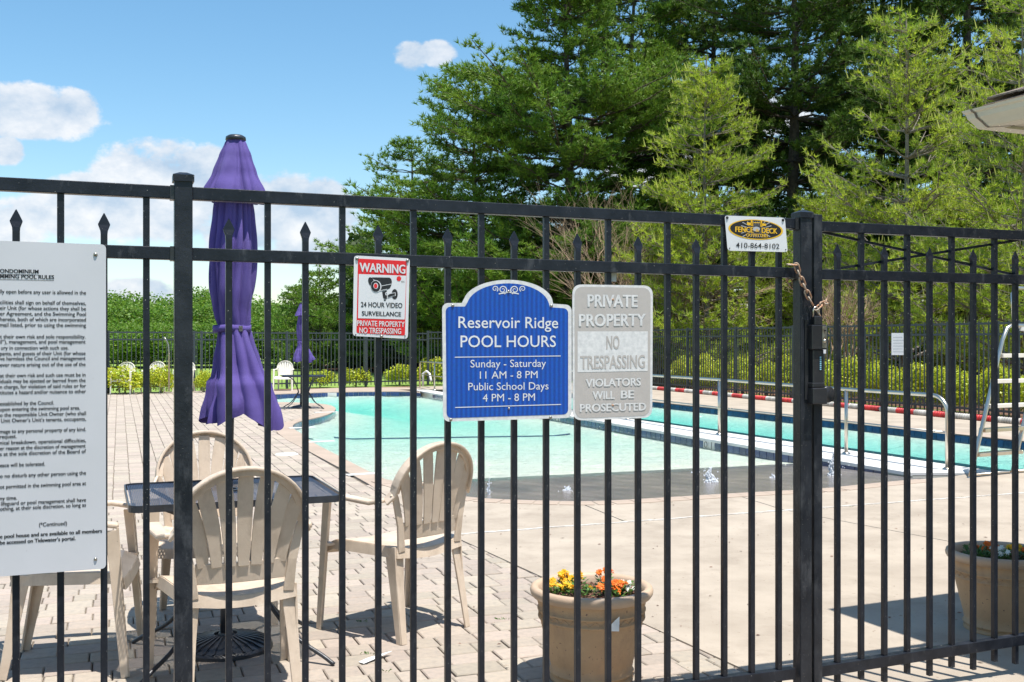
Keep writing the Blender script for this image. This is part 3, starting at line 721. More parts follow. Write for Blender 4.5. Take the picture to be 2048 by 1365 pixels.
# ------------------------------------------------------------------ signs on the fence
def text(parent, s, l, r, cap, m, out, bold=0.0, name='lettering', clipx=None):
    """lettering from pixel l=(x,y) to r=(x,y) on the baseline, capital height cap (pixels)"""
    a, fs = text_mesh(s, bold); (t0, z0), (t1, z1) = F(l[0], l[1], out), F(r[0], r[1], out)
    x0, x1 = a[:, 0].min(), a[:, 0].max(); sx = (t1-t0)/(x1-x0); zc = F(l[0], l[1]-cap, out)[1]-z0; sy = zc/CAP
    b = MB(); sh_ = (0,) if bold < .007 else (-bold, 0, bold)
    for q, dx in enumerate(sh_):
        b.add([(t0+(v[0]-x0+dx)*sx, -out-q*.00012, z0+(z1-z0)*(v[0]-x0)/(x1-x0)+v[1]*sy) for v in a], fs)
    return b.build(name, m, parent)
def rrect(c, r=6, n=5, out=0.02):     # rounded quadrilateral: four photo corners TL,TR,BR,BL -> (t,z) polygon
    P = [Vector(F(x, y, out)) for x, y in c]; rr = r / 600; o = []
    for i in range(4):
        p = P[i]; a = (P[i-1]-p).normalized(); b = (P[(i+1)%4]-p).normalized(); s = p + a*rr; e = p + b*rr
        for k in range(n+1):
            u = k/n; o.append(s*(1-u)**2 + p*2*u*(1-u) + e*u*u)
    return [tuple(v) for v in o]
def plate(parent, poly, out, m, th=.0012, name='panel'):
    me = MB(); n = len(poly); me.flat(poly, -out); me.add([(p[0], -out+th, p[1]) for p in poly] + [(p[0], -out, p[1]) for p in poly], [((i+1)%n, i, i+n, (i+1)%n+n) for i in range(n)])
    me.flat(poly, -out+th); return me.build(name, m, parent, fix=True)
def shape(parent, pts, out, m, name='print', holes=None):
    P = [F(x, y, out) for x, y in pts]; return MB().flat(P, -out, [[F(x, y, out) for x, y in h] for h in holes] if holes else None).build(name, m, parent)
def screw(parent, x, y, out, r=.0055, m=None):
    t, z = F(x, y, out); return MB().lathe([(0,.004),(r*.6,.0038),(r,.0015),(r,0)], 10).build('screw', m or M['galv'], parent, loc=(t, -out, z), rot=(R(90),0,0), smooth=True)
def ell(cx, cy, rx, ry, n=32, rot=0, a0=0, a1=2*math.pi):
    o = []
    for k in range(n):
        a = a0+(a1-a0)*k/(n if a1-a0 > 6.28 else n-1); x = rx*math.cos(a); y = ry*math.sin(a); o.append((cx+x*math.cos(rot)-y*math.sin(rot), cy+x*math.sin(rot)+y*math.cos(rot)))
    return o
# warning sign; z(x, y) turns coordinates measured in an enlarged crop into photo pixels
w = thing('warning_sign', 'red and white video surveillance warning sign with camera picture', 'sign', P0, TH)
def z4(x, y): return (700 + x/7.585, 505 + y/7.585)
O = .012
plate(w, rrect([z4(62,52),z4(908,98),z4(878,1318),z4(42,1272)], 7, out=O), O, M['signwhite'])
plate(w, rrect([z4(122,98),z4(862,138),z4(834,1268),z4(98,1228)], 4, out=O+.0005), O+.0005, M['red'], .0004, 'print')
shape(w, [z4(134,334),z4(852,360),z4(830,1024),z4(122,1004)], O+.001, M['signwhite'])
T = O+.0016
text(w, 'WARNING', z4(148,296), z4(836,328), 17.5, M['signwhite'], T, .028)
text(w, '24 HOUR VIDEO', z4(166,832), z4(794,848), 9.8, M['ink'], T, .012)
text(w, 'SURVEILLANCE', z4(180,962), z4(774,976), 8.6, M['ink'], T, .018)
text(w, 'PRIVATE PROPERTY', z4(108,1118), z4(828,1138), 10.6, M['signwhite'], T, .018)
text(w, 'NO TRESPASSING', z4(142,1226), z4(774,1242), 10.6, M['signwhite'], T, .018)
text(w, 'REC', z4(780,460), z4(830,464), 3, M['ink'], T)
shape(w, [z4(*p) for p in ell(742,404,35,38)], T, M['red'])
body = [z4(x,y) for x,y in ((318,390),(352,384),(600,388),(626,408),(636,452),(628,500),(606,548),(560,572),(470,596),(430,560),(420,440))]
shape(w, body, T, M['ink'], 'camera_icon')
shape(w, [z4(*p) for p in ell(322,452,42,72,rot=-.35)], T+.0001, M['ink'], 'camera_icon')
shape(w, [z4(*p) for p in ell(396,520,80,92,rot=-.2)], T+.0004, M['signwhite'], 'camera_icon')
shape(w, [z4(*p) for p in ell(390,520,70,84,rot=-.2)], T+.0008, M['ink'], 'camera_icon')
shape(w, [z4(*p) for p in ell(391,514,36,46)], T+.0012, M['signwhite'], 'camera_icon')
shape(w, [z4(*p) for p in ell(389,514,26,36)], T+.0016, M['red'], 'camera_icon')
shape(w, [z4(x,y) for x,y in ((470,512),(626,482),(628,490),(472,520))], T+.0004, M['signwhite'], 'camera_icon')
shape(w, [z4(x,y) for x,y in ((450,584),(562,560),(562,568),(452,592))], T+.0004, M['signwhite'], 'camera_icon')
shape(w, [z4(x,y) for x,y in ((488,600),(556,582),(562,640),(560,712),(512,710),(500,680))], T, M['ink'], 'camera_icon')
shape(w, [z4(x,y) for x,y in ((512,720),(548,722),(540,742),(516,740))], T, M['ink'], 'camera_icon')
shape(w, [z4(*p) for p in ell(678,640,46,78)], T, M['ink'], 'camera_icon')
shape(w, [z4(x,y) for x,y in ((572,650),(600,628),(690,612),(694,664),(650,672),(570,698))], T+.0004, M['signwhite'], 'camera_icon')
shape(w, [z4(x,y) for x,y in ((576,654),(602,636),(682,620),(684,658),(646,664),(576,690))], T+.0008, M['ink'], 'camera_icon')
shape(w, [z4(*p) for p in ell(552,634,18,24)], T+.0004, M['signwhite'], 'camera_icon')
shape(w, [z4(*p) for p in ell(552,634,7,9)], T+.0008, M['ink'], 'camera_icon')
for p in ((106,100),(870,130),(478,1280)): screw(w, *z4(*p), O)
for p in ((86,1254),(834,1272)): screw(w, *z4(*p), O, .002, M['ink'])

# blue hours sign
bs_ = thing('pool_hours_sign', 'blue pool hours sign with arched top and white border', 'sign', P0, TH)
def z7(x, y): return (680 + x/3.103, 480 + y/3.103)
def hours(e):   # outline, inset by e crop pixels
    o = []
    def cor(cx, cy, r, a0, a1, n=6): return [(cx+r*math.cos(a0+(a1-a0)*k/n), cy+r*math.sin(a0+(a1-a0)*k/n)) for k in range(n+1)]
    r = 38 - e*.3
    o += cor(634+e+r, 394+e+r, r, math.pi, 1.5*math.pi)                 # top left
    # shoulder to the arch
    o += [(756+e*.9, 394+e)]
    for k in range(25):
        a = math.pi*(1.0-.06) + (-.88*math.pi)*k/24
        o.append((1043+(282-e)*math.cos(a)*.985, 394+e*1.0-(142+0)*math.sin(a)*1.0 if False else 250+e+146*(1-math.sin(a))**1.0*.99))
    o += [(1323-e*.9, 398+e)]
    o += cor(1438-e-r, 404+e+r, r, 1.5*math.pi, 2*math.pi)
    o += cor(1438-e-r, 1108-e-r, r, 0, .5*math.pi)
    o += cor(640+e+r, 1130-e-r, r, .5*math.pi, math.pi)
    return [z7(*p) for p in o]
O = .0125
plate(bs_, [F(x, y, O) for x, y in hours(0)], O, M['offwhite'])
shape(bs_, hours(22), O+.0006, M['blue'], 'blue_field')
T = O+.0014; W = M['signwhite']
text(bs_, 'Reservoir Ridge', z7(735,548), z7(1354,550), 22.5, W, T, .006)
text(bs_, 'POOL HOURS', z7(748,668), z7(1340,666), 23, W, T, .006)
text(bs_, 'Sunday - Saturday', z7(810,794), z7(1278,790), 15, W, T, .0)
text(bs_, '11 AM - 8 PM', z7(868,864), z7(1226,860), 14.6, W, T, .0)
text(bs_, 'Public School Days', z7(796,936), z7(1294,930), 15, W, T, .0)
text(bs_, '4 PM - 8 PM', z7(886,1006), z7(1210,1000), 15, W, T, .0)
shape(bs_, [z7(*p) for p in ((712,728),(1370,720),(1370,725),(712,733))], T, W, 'rule_line')
shape(bs_, [z7(*p) for p in ((714,1040),(1372,1021),(1372,1026),(714,1045))], T, W, 'rule_line')
def spiral(cx, cy, r, turns, a0, sgn, wd=7):
    n = 40; L1 = []; L2 = []
    for k in range(n+1):
        u = k/n; a = a0+sgn*turns*2*math.pi*u; rr = r*(1-u*.82); ww = wd*(1-.5*u)/2
        L1.append(z7(cx+(rr+ww)*math.cos(a), cy+(rr+ww)*math.sin(a))); L2.append(z7(cx+(rr-ww)*math.cos(a), cy+(rr-ww)*math.sin(a)))
    vs = [(F(x,y,T)[0], -T, F(x,y,T)[1]) for x,y in L1+L2]; m_ = n+1
    MB().add(vs, [(i, i+1, i+1+m_, i+m_) for i in range(n)]).build('scroll', W, bs_)
spiral(1010, 312, 27, 1.6, 1.2, -1); spiral(1084, 312, 27, 1.6, math.pi-1.2, 1); spiral(962, 306, 20, 1.4, .9, -1, 6); spiral(1134, 306, 20, 1.4, math.pi-.9, 1, 6)
shape(bs_, [z7(*p) for p in ((985,334),(1048,322),(1110,334),(1110,341),(1048,330),(985,341))], T, W, 'scroll')
for p in ((700,410),(1312,412),(688,1118),(1306,1104)): screw(bs_, *z7(*p), O)
for p in ((1046,320),(1048,1048)): screw(bs_, *z7(*p), T, .004, M['steel'])

# faded private property sign
g = thing('private_property_sign', 'faded grey and white no trespassing sign right of the blue sign', 'sign', P0, TH)
O = .014
plate(g, rrect([z7(1442,278),z7(1942,286),z7(1938,1106),z7(1444,1124)], 22, 8, O), O, M['offwhite'])
plate(g, rrect([z7(1456,292),z7(1928,300),z7(1924,1092),z7(1458,1110)], 20, 8, O+.0005), O+.0005, M['greyprint'], .0004, 'print')
shape(g, [z7(*p) for p in ((1474,570),(1910,570),(1910,816),(1474,824))], O+.001, M['offwhite'])
T = O+.0016; W = M['offwhite']; G_ = M['greyprint']
text(g, 'PRIVATE', z7(1538,416), z7(1846,418), 24, W, T, .03)
text(g, 'PROPERTY', z7(1484,538), z7(1896,534), 24, W, T, .03)
text(g, 'NO', z7(1654,680), z7(1734,678), 26, G_, T, .02)
text(g, 'TRESPASSING', z7(1492,804), z7(1892,796), 26, G_, T, .02)
text(g, 'VIOLATORS', z7(1526,914), z7(1866,906), 15.5, W, T, .03)
text(g, 'WILL', z7(1568,990), z7(1704,988), 15.5, W, T, .03)
text(g, 'BE', z7(1744,986), z7(1824,984), 15.5, W, T, .03)
text(g, 'PROSECUTED', z7(1490,1070), z7(1898,1060), 15.5, W, T, .03)
screw(g, *z7(1692,374), O, .0045, M['chain']); screw(g, *z7(1692,1030), O, .0045, M['chain'])
tg = thing('small_plate', 'small blank beige plate hanging behind the second rail above the grey sign', 'plate', P0, TH)
t0, z0 = F(1228, 548); t1, z1 = F(1242, 563); MB().box((t0,.036,z1),(t1,.040,z0+.01)).build('plate', M['whiteplaster'], tg)

# fence maker's sign
fd = thing('fence_company_sign', 'small tilted white sign with black oval logo and phone number', 'sign', P0, TH)
def z3(x, y): return (1440 + x/12.8, 420 + y/12.8)
O = .012
plate(fd, rrect([z3(120,152),z3(1660,212),z3(1735,1090),z3(196,1052)], 7, out=O), O, M['signwhite'])
shape(fd, [z3(*p) for p in ell(915,515,702,258,48,.065)], O+.0006, M['gold'], 'oval')
shape(fd, [z3(*p) for p in ell(915,510,655,232,48,.065)], O+.0010, M['ink'], 'oval')
T = O+.0014
for k in range(26):
    a = 2*math.pi*k/26; r1 = 90; ca, sa = math.cos(a), math.sin(a)
    r2 = 215/max(abs(sa), .43); r2 = min(r2, 420)*.95
    shape(fd, [z3(930+r1*ca, 510+r1*sa*.7), z3(930+r2*math.cos(a+.028), 510+r2*math.sin(a+.028)), z3(930+r2*math.cos(a-.028), 510+r2*math.sin(a-.028))], T, M['pale'], 'ray')
shape(fd, [z3(*p) for p in ell(930,500,95,62,20)], T+.0002, M['pale'], 'ray')
for q in (((690,325),(850,340),(850,412),(690,395)), ((790,270),(830,275),(850,425),(800,425)), ((1030,350),(1180,365),(1180,420),(1030,415)), ((1040,280),(1075,285),(1080,440),(1030,435)), ((860,325),(1020,330),(1020,350),(860,345))):
    shape(fd, [z3(*p) for p in q], T+.0004, M['gold'], 'gate_emblem')
text(fd, 'FENCE', z3(395,570), z3(850,590), 10.5, M['gold'], T+.0008, .03)
text(fd, '&', z3(905,570), z3(1010,575), 6, M['gold'], T+.0006)
text(fd, 'DECK', z3(1070,600), z3(1465,620), 10.5, M['gold'], T+.0008, .03)
text(fd, 'OUTFITTERS', z3(670,690), z3(1225,712), 6, M['gold'], T+.0008, .02)
text(fd, '410-864-8102', z3(410,972), z3(1520,1005), 10, M['ink'], T, .004)
for p in ((182,208),(1610,268)): screw(fd, *z3(*p), O, .0055, M['ink'])
for p in ((244,988),(1678,1026)): screw(fd, *z3(*p), O, .002, M['ink'])

# pool rules board
rb_ = thing('pool_rules_board', 'large white swimming pool rules board covered in small black text', 'notice board', P0, TH)
O = .013
tl_ = F(212, 490, O); br = F(212, 1138, O); bl_ = F(0, 1155, O); wd = .62
poly = []
for (cx, cz, a0) in ((tl_[0]-.012, tl_[1]-.012, math.pi/2), (br[0]-.012, br[1]+.012, 0), (tl_[0]-wd, br[1]+.008, -math.pi/2), (tl_[0]-wd, tl_[1]-.008, math.pi)):
    for k in range(5): a = a0 - (math.pi/2)*k/4 if False else a0 + (-1)*(math.pi/2)*k/4; poly.append((cx+.012*math.cos(a), cz+.012*math.sin(a)))
plate(rb_, poly, O, M['ruleswhite'], .003)
T = O+.0006
lines = [("ONDOMINIUM",0,77,548,1),("MMING POOL RULES",0,108,559,1),("lly open before any user is allowed in the",0,172,590,0),("cilities shall sign on behalf of themselves,",0,172,611,0),
("eir Unit (for whose actions they shall be",0,172,622,0),("er Agreement, and the Swimming Pool",0,172,633,0),("hereto, both of which are incorporated",0,172,644,0),("mail listed, prior to using the swimming",0,172,655,0),
("t their own risk and sole responsibility.",0,171,678,0),("il\u201d), management, and pool management",0,171,688,0),("ury in connection with such use.",2,137,700,0),("pants, and guests of their Unit (for whose",0,171,711,0),
("ve harmless the Council and management",0,171,721,0),("ever nature arising out of the use of the",0,171,733,0),("at their own risk and such use must be in",0,171,754,0),("iduals may be ejected or barred from the",0,171,765,0),
("n charge, for violation of said rules or for",0,172,776,0),("titutes a hazard and/or nuisance to other",0,172,787,0),("established by the Council.",0,108,810,0),("upon entering the swimming pool area.",0,160,820,0),
("o the responsible Unit Owner (who shall",0,172,831,0),("Unit Owner\u2019s Unit\u2019s tenants, occupants,",2,172,842,0),("mage to any personal property of any kind.",0,172,863,0),("request.",0,33,877,0),("nical breakdown, operational difficulties,",0,172,885,0),
("er reason at the discretion of management",0,171,896,0),("s at the sole discretion of the Board of",0,172,907,0),("eace will be tolerated.",0,90,932,0),("o no disturb any other person using the",0,172,950,0),("ot permitted in the swimming pool area at",0,172,971,0),
("ny time.",0,34,1000,0),("lifeguard or pool management shall have",2,172,1004,0),("othing, at their sole discretion, so long as",0,172,1014,0),("(*Continued)",78,134,1051,0),("e pool house and are available to all members",0,204,1066,1),("be accessed on Tidewater\u2019s portal.",0,151,1081,1)]
for (s, x0, x1, y, bd) in lines:
    t1, z = F(x1, y, T); t0, _ = F(x0, y, T)
    yl = 683 + (H0 - z) * FPX / ((FY0 - T/math.cos(TH))/(1-(x0-1024)/FPX*TAN))
    text(rb_, s, (x0, yl), (x1, y), 7.6, M['ink'], T, .03 if bd else .012)
for (x0, x1, y) in ((0, 77, 550.5), (0, 108, 561.5)):
    (t0, za), (t1, zb) = F(x0, y, T), F(x1, y, T); MB().flat([(t0, zb), (t1, zb), (t1, zb-.0012), (t0, zb-.0012)], -T).build('underline', M['ink'], rb_)
screw(rb_, 191, 510, O, .006); screw(rb_, 191, 1119, O, .005)

# ------------------------------------------------------------------ chairs
def monobloc(name, label, m):
    t = thing(name, label, 'chair', group=None)
    # seat shell with rolled front
    b = MB(); nx, ny = 8, 9; vs = []
    for j in range(ny):
        v = j/(ny-1); y = -.20 + v*.43
        for i in range(nx):
            u = i/(nx-1)*2-1; hw = .195 + .05*v; z = .425 - .012*(1-u*u)*(1-v)*1.0 - .012*(1-u*u) - (.03*max(0, v-.85)/.15) + .012*(1-v)*0
            vs.append((u*hw, y, z))
    fs = [(j*nx+i, j*nx+i+1, (j+1)*nx+i+1, (j+1)*nx+i) for j in range(ny-1) for i in range(nx-1)]
    b.add(vs, fs)
    # skirt
    rim = [j*nx for j in range(ny)][::-1] + list(range(1, nx)) + [j*nx+nx-1 for j in range(1, ny)] + [(ny-1)*nx+i for i in range(nx-2, 0, -1)]
    n0 = len(b.v); k = len(rim)
    for r in rim: x, y, z = vs[r]; b.v.append((x*1.03, y*1.02 + (0.004 if y > 0 else -.004), min(z, .42)-.045))
    for i in range(k): b.f.append((rim[i], rim[(i+1)%k], n0+(i+1)%k, n0+i))
    seat = b.build('seat', m, t, smooth=False)
    so_ = seat.modifiers.new('solid', 'SOLIDIFY'); so_.thickness = .005; so_.offset = -1
    # back hoop running down into the arms
    hp = []; N_ = 22
    for k in range(N_+1):
        a = math.pi*k/N_; x = .232*math.cos(a); zz = .665 + .215*math.sin(a)**.9 if 0 < k < N_ else .665
        y = -.215 - .075*(zz-.665)/.215
        hp.append((x, y, zz))
    armR = [(.262, .215, .615), (.275, .12, .632), (.275, 0, .628), (.268, -.11, .622), (.252, -.18, .638)]
    armL = [(-x, y, z) for x, y, z in armR]
    hoop = hp
    sides = [Vector((p[0]*.1, 1, .15)) for p in hoop]
    MB().ribbon([(.252,-.185,.63)]+hoop+[(-.252,-.185,.63)], .048, .014, Vector((0, 1, .0))).build('hoop', m, t, smooth=False, bevel=.005)
    lip = [(x*.93, y-.004, .665+(z-.665)*.93) for x, y, z in hp]
    MB().ribbon(lip, .026, .010, [Vector((x, 0, max(.02, z-.66))) for x, y, z in lip]).build('hoop_flange', m, t, bevel=.003)
    for arm in (armR, armL):
        MB().ribbon(arm, [.050,.058,.056,.050,.040], .020, Vector((1, 0, 0))).build('arm', m, t, bevel=.007)
    # lower back panel and slats fanning to the hoop
    lo = []
    for k in range(9): u = k/4-1; lo.append((u*.168, -.205-.022*(1-u*u), .492))
    MB().ribbon(lo, .078, .010, Vector((0, -.12, 1))).build('back_panel', m, t, bevel=.003)
    ns = 7
    for k in range(ns):
        u = (k-(ns-1)/2)/((ns-1)/2); xb = u*.142; a = math.pi/2 - u*1.12
        xt = .222*math.cos(a)*1.0; zt = .665 + .195*math.sin(a)**.9; yt = -.215-.075*(zt-.665)/.215
        pts = []
        for q in range(7):
            v = q/6; e = v**1.55
            pts.append((xb+(xt-xb)*e, -.215-.022*(1-u*u)*(1-v) - (abs(yt)-.215)*v, .515+(zt-.515)*v))
        MB().ribbon(pts, [.040,.046,.051,.055,.057,.057,.053], .008, Vector((1, 0, 0))).build('slat', m, t, bevel=.002)
    # side stays
    for s in (-1, 1):
        MB().ribbon([(s*.175,-.205,.40),(s*.188,-.212,.52),(s*.215,-.212,.64),(s*.232,-.215,.67)], [.040,.034,.034,.036], .012, Vector((1, 0, 0))).build('back_stay', m, t, bevel=.003)
        # legs: angle section
        top = (s*.262, .21, .612); ft = (s*.272, .255, 0)
        MB().ribbon([top, (s*.268,.228,.35), ft], [.052,.044,.034], .010, Vector((1, .15, 0))).ribbon([(s*.283,.19,.60), (s*.287,.212,.35), (s*.288,.242,0)], [.05,.04,.03], .009, Vector((0, 1, 0))).build('leg', m, t, bevel=.002)
        MB().ribbon([(s*.178,-.185,.42),(s*.188,-.21,.25),(s*.20,-.25,0)], [.062,.046,.032], .010, Vector((1, .1, 0))).ribbon([(s*.205,-.165,.42),(s*.207,-.19,.25),(s*.214,-.235,0)], [.07,.048,.03], .009, Vector((0, 1, 0))).build('leg', m, t, bevel=.002)
        MB().ribbon([(s*.24,.2,.398),(s*.278,.21,.398)], .05, .012, Vector((0,1,0))).build('seat_bracket', m, t)
    return t
protoC = monobloc('plastic_chair', 'beige plastic armchair seen from behind, tucked at the near side of the table', M['chair'])
def put(proto, x, y, rz, label, s=1.0, group=None, first=False):
    o = proto if first else copy_tree(proto)
    o.location = (x, y, 0); o.rotation_euler = (0, 0, R(rz)); o.scale = (s, s, s); o['label'] = label
    if group: o['group'] = group
    return o
GA = 'beige chairs round the near table'
put(protoC, -1.115, 4.20, 26, 'beige plastic armchair seen from behind on the camera side of the near table', 1.02, GA, True)
put(protoC, -1.50, 5.25, 201, 'beige plastic armchair facing the camera behind the near table', 1.02, GA)
put(protoC, -1.876, 4.54, -77, 'beige plastic armchair half hidden behind the white rules board', 1.0, GA)
put(protoC, -.54, 5.10, 48, 'beige plastic armchair standing apart to the right of the near table, turned left', 1.02, GA)
protoF = copy_tree(protoC)
def recol(o, m):
    for ch in o.children:
        me = ch.data.copy(); me.materials[0] = m; ch.data = me
recol(protoF, M['farchair'])
GF = 'cream chairs lined up by the far fence'
for i, (x, y, rz, lb) in enumerate(((240,790,180,'cream plastic chair by the far fence, nearest the rules board'),(302,787,176,'second cream plastic chair from the rules board by the far fence'),(364,785,182,'cream plastic chair by the far fence mostly hidden by the fence post'),(564,783,184,'cream plastic chair by the far fence beside the distant table'))):
    p = px2(x, y); put(protoF, p.x, p.y + .25, rz, lb, .93, GF, i == 0)
    bpy.data.objects[protoF.name]
# ------------------------------------------------------------------ tables with umbrellas
def perforated(w, d, m):
    """real openings: a lattice of thin strips"""
    b = MB(); st = .014; wd = .0055; z = -.004
    def strip(p, q):
        dd = (q - p).normalized(); s = Vector((-dd.y, dd.x, 0)) * wd / 2
        b.add([p-s, q-s, q+s, p+s], [(0, 1, 2, 3)])
    hw, hd = w/2-.01, d/2-.01; k = -(hw+hd)
    while k < hw+hd:
        # lines x+y=k and x-y=k clipped to the rectangle
        for sg in (1, -1):
            ys = sorted(((max(-hw, min(hw, k - sg*(-hd)*1))), 0)) if False else None
            pts = []
            for yy in (-hd, hd):
                xx = k - sg*yy
                if -hw <= xx <= hw: pts.append(Vector((xx, yy, z)))
            for xx in (-hw, hw):
                yy = (k-xx)*sg
                if -hd < yy < hd: pts.append(Vector((xx, yy, z)))
            if len(pts) >= 2: strip(pts[0], pts[1])
        k += st
    return b
def table(loc, rz, label, w=.85, d=.72, h=.72):
    t = thing('patio_table', label, 'table', loc, rz)
    r = .05; rim = []
    for (cx, cy, a0) in ((w/2-r, d/2-r, 0), (-w/2+r, d/2-r, 90), (-w/2+r, -d/2+r, 180), (w/2-r, -d/2+r, 270)):
        for k in range(6): a = R(a0+k*18); rim.append((cx+r*math.cos(a), cy+r*math.sin(a), h-.012))
    rim.append(rim[0]); rim.append(rim[1])
    MB().ribbon(rim, .006, .028, Vector((0, 0, 0)) if False else [Vector((p[0], p[1], 0)) for p in rim]).build('edge_band', M['iron'], t)
    b = perforated(w, d, M['navymesh']); o = b.build('tabletop', M['navymesh'], t, loc=(0, 0, h))
    MB().lathe([(.03,.004),(.03,-.012),(.045,-.012),(.045,.004),(.03,.004)], 20).build('umbrella_ring', M['iron'], t, loc=(0,0,h))
    for s in (-1, 1):
        for q in (-1, 1):
            x0, y0 = s*.26, q*.22
            pts = [(x0*1.2, y0*1.2, h-.02), (x0*.75, y0*.75, h-.10), (x0*.42, y0*.42, h-.30), (x0*.45, y0*.45, .30), (x0*.9, y0*.9, .12), (x0*1.35, y0*1.35, .035), (x0*1.5, y0*1.5, 0.004)]
            P = [Vector(p) for p in pts]; out = []
            for i in range(len(P)-1):
                for k in range(4):
                    u = k/4; p0 = P[max(i-1,0)]; p1 = P[i]; p2 = P[i+1]; p3 = P[min(i+2,len(P)-1)]
                    out.append(.5*((2*p1)+(p2-p0)*u+(2*p0-5*p1+4*p2-p3)*u*u+(3*p1-p0-3*p2+p3)*u**3))
            out.append(P[-1]); MB().tube(out, .0095, 8).build('leg', M['iron'], t, smooth=True)
    ring = [(math.cos(a*math.pi/12)*.15, math.sin(a*math.pi/12)*.13, .27) for a in range(25)]
    MB().tube(ring, .007, 6, caps=False).build('ring_stretcher', M['iron'], t, smooth=True)
    return t
def umbrella(loc, label, tilt=(0, 0), seed=1, scale=1.0, top=2.27):
    t = thing('closed_umbrella', label, 'umbrella', loc); t.scale = (scale,)*3
    MB().lathe([(0,.075),(.03,.075),(.035,.06),(.08,.058),(.155,.042),(.195,.028),(.205,.016),(.205,0),(0,0)], 40).build('base', M['iron'], t, smooth=False)
    for k in range(28):       # cast ribs on the base
        a = k*2*math.pi/28; MB().ribbon([(.05*math.cos(a),.05*math.sin(a),.066),(.15*math.cos(a),.15*math.sin(a),.047),(.198*math.cos(a),.198*math.sin(a),.028)], .009, .008, (-math.sin(a), math.cos(a), 0)).build('base_rib', M['iron'], t)
    MB().tube([(0,0,.05),(0,0,.30)], .024, 12).build('base_sleeve', M['iron'], t, smooth=True)
    pole = Vector((tilt[0], tilt[1], top)); P = lambda z: Vector((tilt[0]*z/top, tilt[1]*z/top, z))
    MB().tube([P(.06), P(top-.02)], .017, 14).build('pole', M['iron'], t, smooth=True)
    MB().lathe([(0,.018),(.03,.016),(.043,.008),(.045,-.006),(.03,-.01)], 20).build('finial', M['iron'], t, loc=P(top), smooth=True)
    rnd = random.Random(seed)
    def cloth(name, prof, folds, amp, n=220, ph=0.0, zj=0.0, thick=True):
        vs = []; fs = []; m_ = len(prof); cr = []
        nc = folds + 7
        for q in range(nc): cr.append((2*math.pi*(q+rnd.uniform(-.3,.3))/nc, rnd.uniform(.25, 1.0), rnd.uniform(.045, .15), rnd.uniform(-.35,.35), rnd.uniform(0,6)))
        for i, (z, r, am) in enumerate(prof):
            for k in range(n):
                a = 2*math.pi*k/n; dp = 0
                for (a0, dep, wd, dr_, p_) in cr:
                    da = (a - a0 - dr_*(z-1.4) - .10*math.sin(z*6+p_) + math.pi) % (2*math.pi) - math.pi
                    dp += dep*math.exp(-abs(da/wd)**1.15)
                ff = am*(1.0 - 1.9*dp) + am*.5*math.sin(a*2+z*2.5+seed) + .04*math.sin(a*5+z*14) + .03*math.sin(a*9-z*21)
                rr = r*(.86 if name == 'canopy' and z > 1.2 else .96)*(1 + ff)
                # the bundle is a little flat and leans to one side
                c = P(z); c.x += .050*max(0, min(1, (1.5*sc_-z)/.4)); zz = z + (zj*(1.1*math.sin(a*4+ph) + .6*math.sin(a*3+1) + .9*dp)*max(0, 1-(i)/7))
                vs.append((c.x + rr*math.cos(a)*1.06, c.y + rr*math.sin(a)*.9, zz))
        for i in range(m_-1):
            for k in range(n): a_ = i*n+k; b2 = i*n+(k+1)%n; fs.append((a_, b2, b2+n, a_+n))
        o = MB().add(vs, fs).build(name, M['purple'], t, smooth=True)
        return o
    def prof(keys, n):
        out = []
        for i in range(n+1):
            z = keys[0][0] + (keys[-1][0]-keys[0][0])*i/n
            for (a, b2) in zip(keys, keys[1:]):
                if a[0] <= z <= b2[0]+1e-9:
                    u = (z-a[0])/(b2[0]-a[0]); u2 = u*u*(3-2*u); out.append((z, a[1]+(b2[1]-a[1])*(u*.5+u2*.5), a[2]+(b2[2]-a[2])*u)); break
        return out
    sc_ = top/2.27
    K = lambda ks: [(z*sc_, r, a) for z, r, a in ks]
    cloth('canopy', prof(K([(1.012,.150,.34),(1.06,.148,.32),(1.15,.130,.30),(1.28,.100,.28),(1.40,.078,.20),(1.43,.070,.14),(1.47,.078,.2),(1.60,.094,.26),(1.78,.097,.26),(1.93,.082,.25),(2.08,.062,.2),(2.2,.045,.15)]), 60), 8, 1, ph=.4, zj=.028)
    cloth('vent_flap', prof(K([(1.995,.130,.16),(2.03,.118,.16),(2.12,.084,.14),(2.2,.061,.10),(2.245,.046,.06),(2.262,.040,.03)]), 22), 7, 1, ph=1.7, zj=.006)
    c = P(1.43*sc_); ring = []
    for k in range(41): a = k*math.pi/20; ring.append((c.x+.078*math.cos(a)*1.06, c.y+.078*math.sin(a)*.9, 1.425*sc_+.003*math.sin(a*3)))
    MB().ribbon(ring, .030, .003, Vector((0, 0, 1))).build('tie_strap', M['purple'], t, smooth=True)
    MB().box((-.008,-.004,-.012),(.008,.004,.012)).build('strap_buckle', M['galv'], t, loc=(c.x+.055, c.y-.062, 1.425*sc_))
    return t
table((-1.235, 4.64, 0), TH + .02, 'square dark metal mesh table nearest the camera with umbrella through it')
umbrella((-1.275, 4.72, 0), 'closed purple patio umbrella standing tall at the near table', (.045, .0), 1)
p = px2(605, 818); table((p.x, p.y + .1, 0), .25, 'small dark metal table on the rounded deck beyond the pool edge', .86, .72, .67)
umbrella((p.x - .05, p.y + .1, 0), 'small distant closed purple umbrella at the table beyond the pool edge', (.02, 0), 5, 1.0, 2.14)

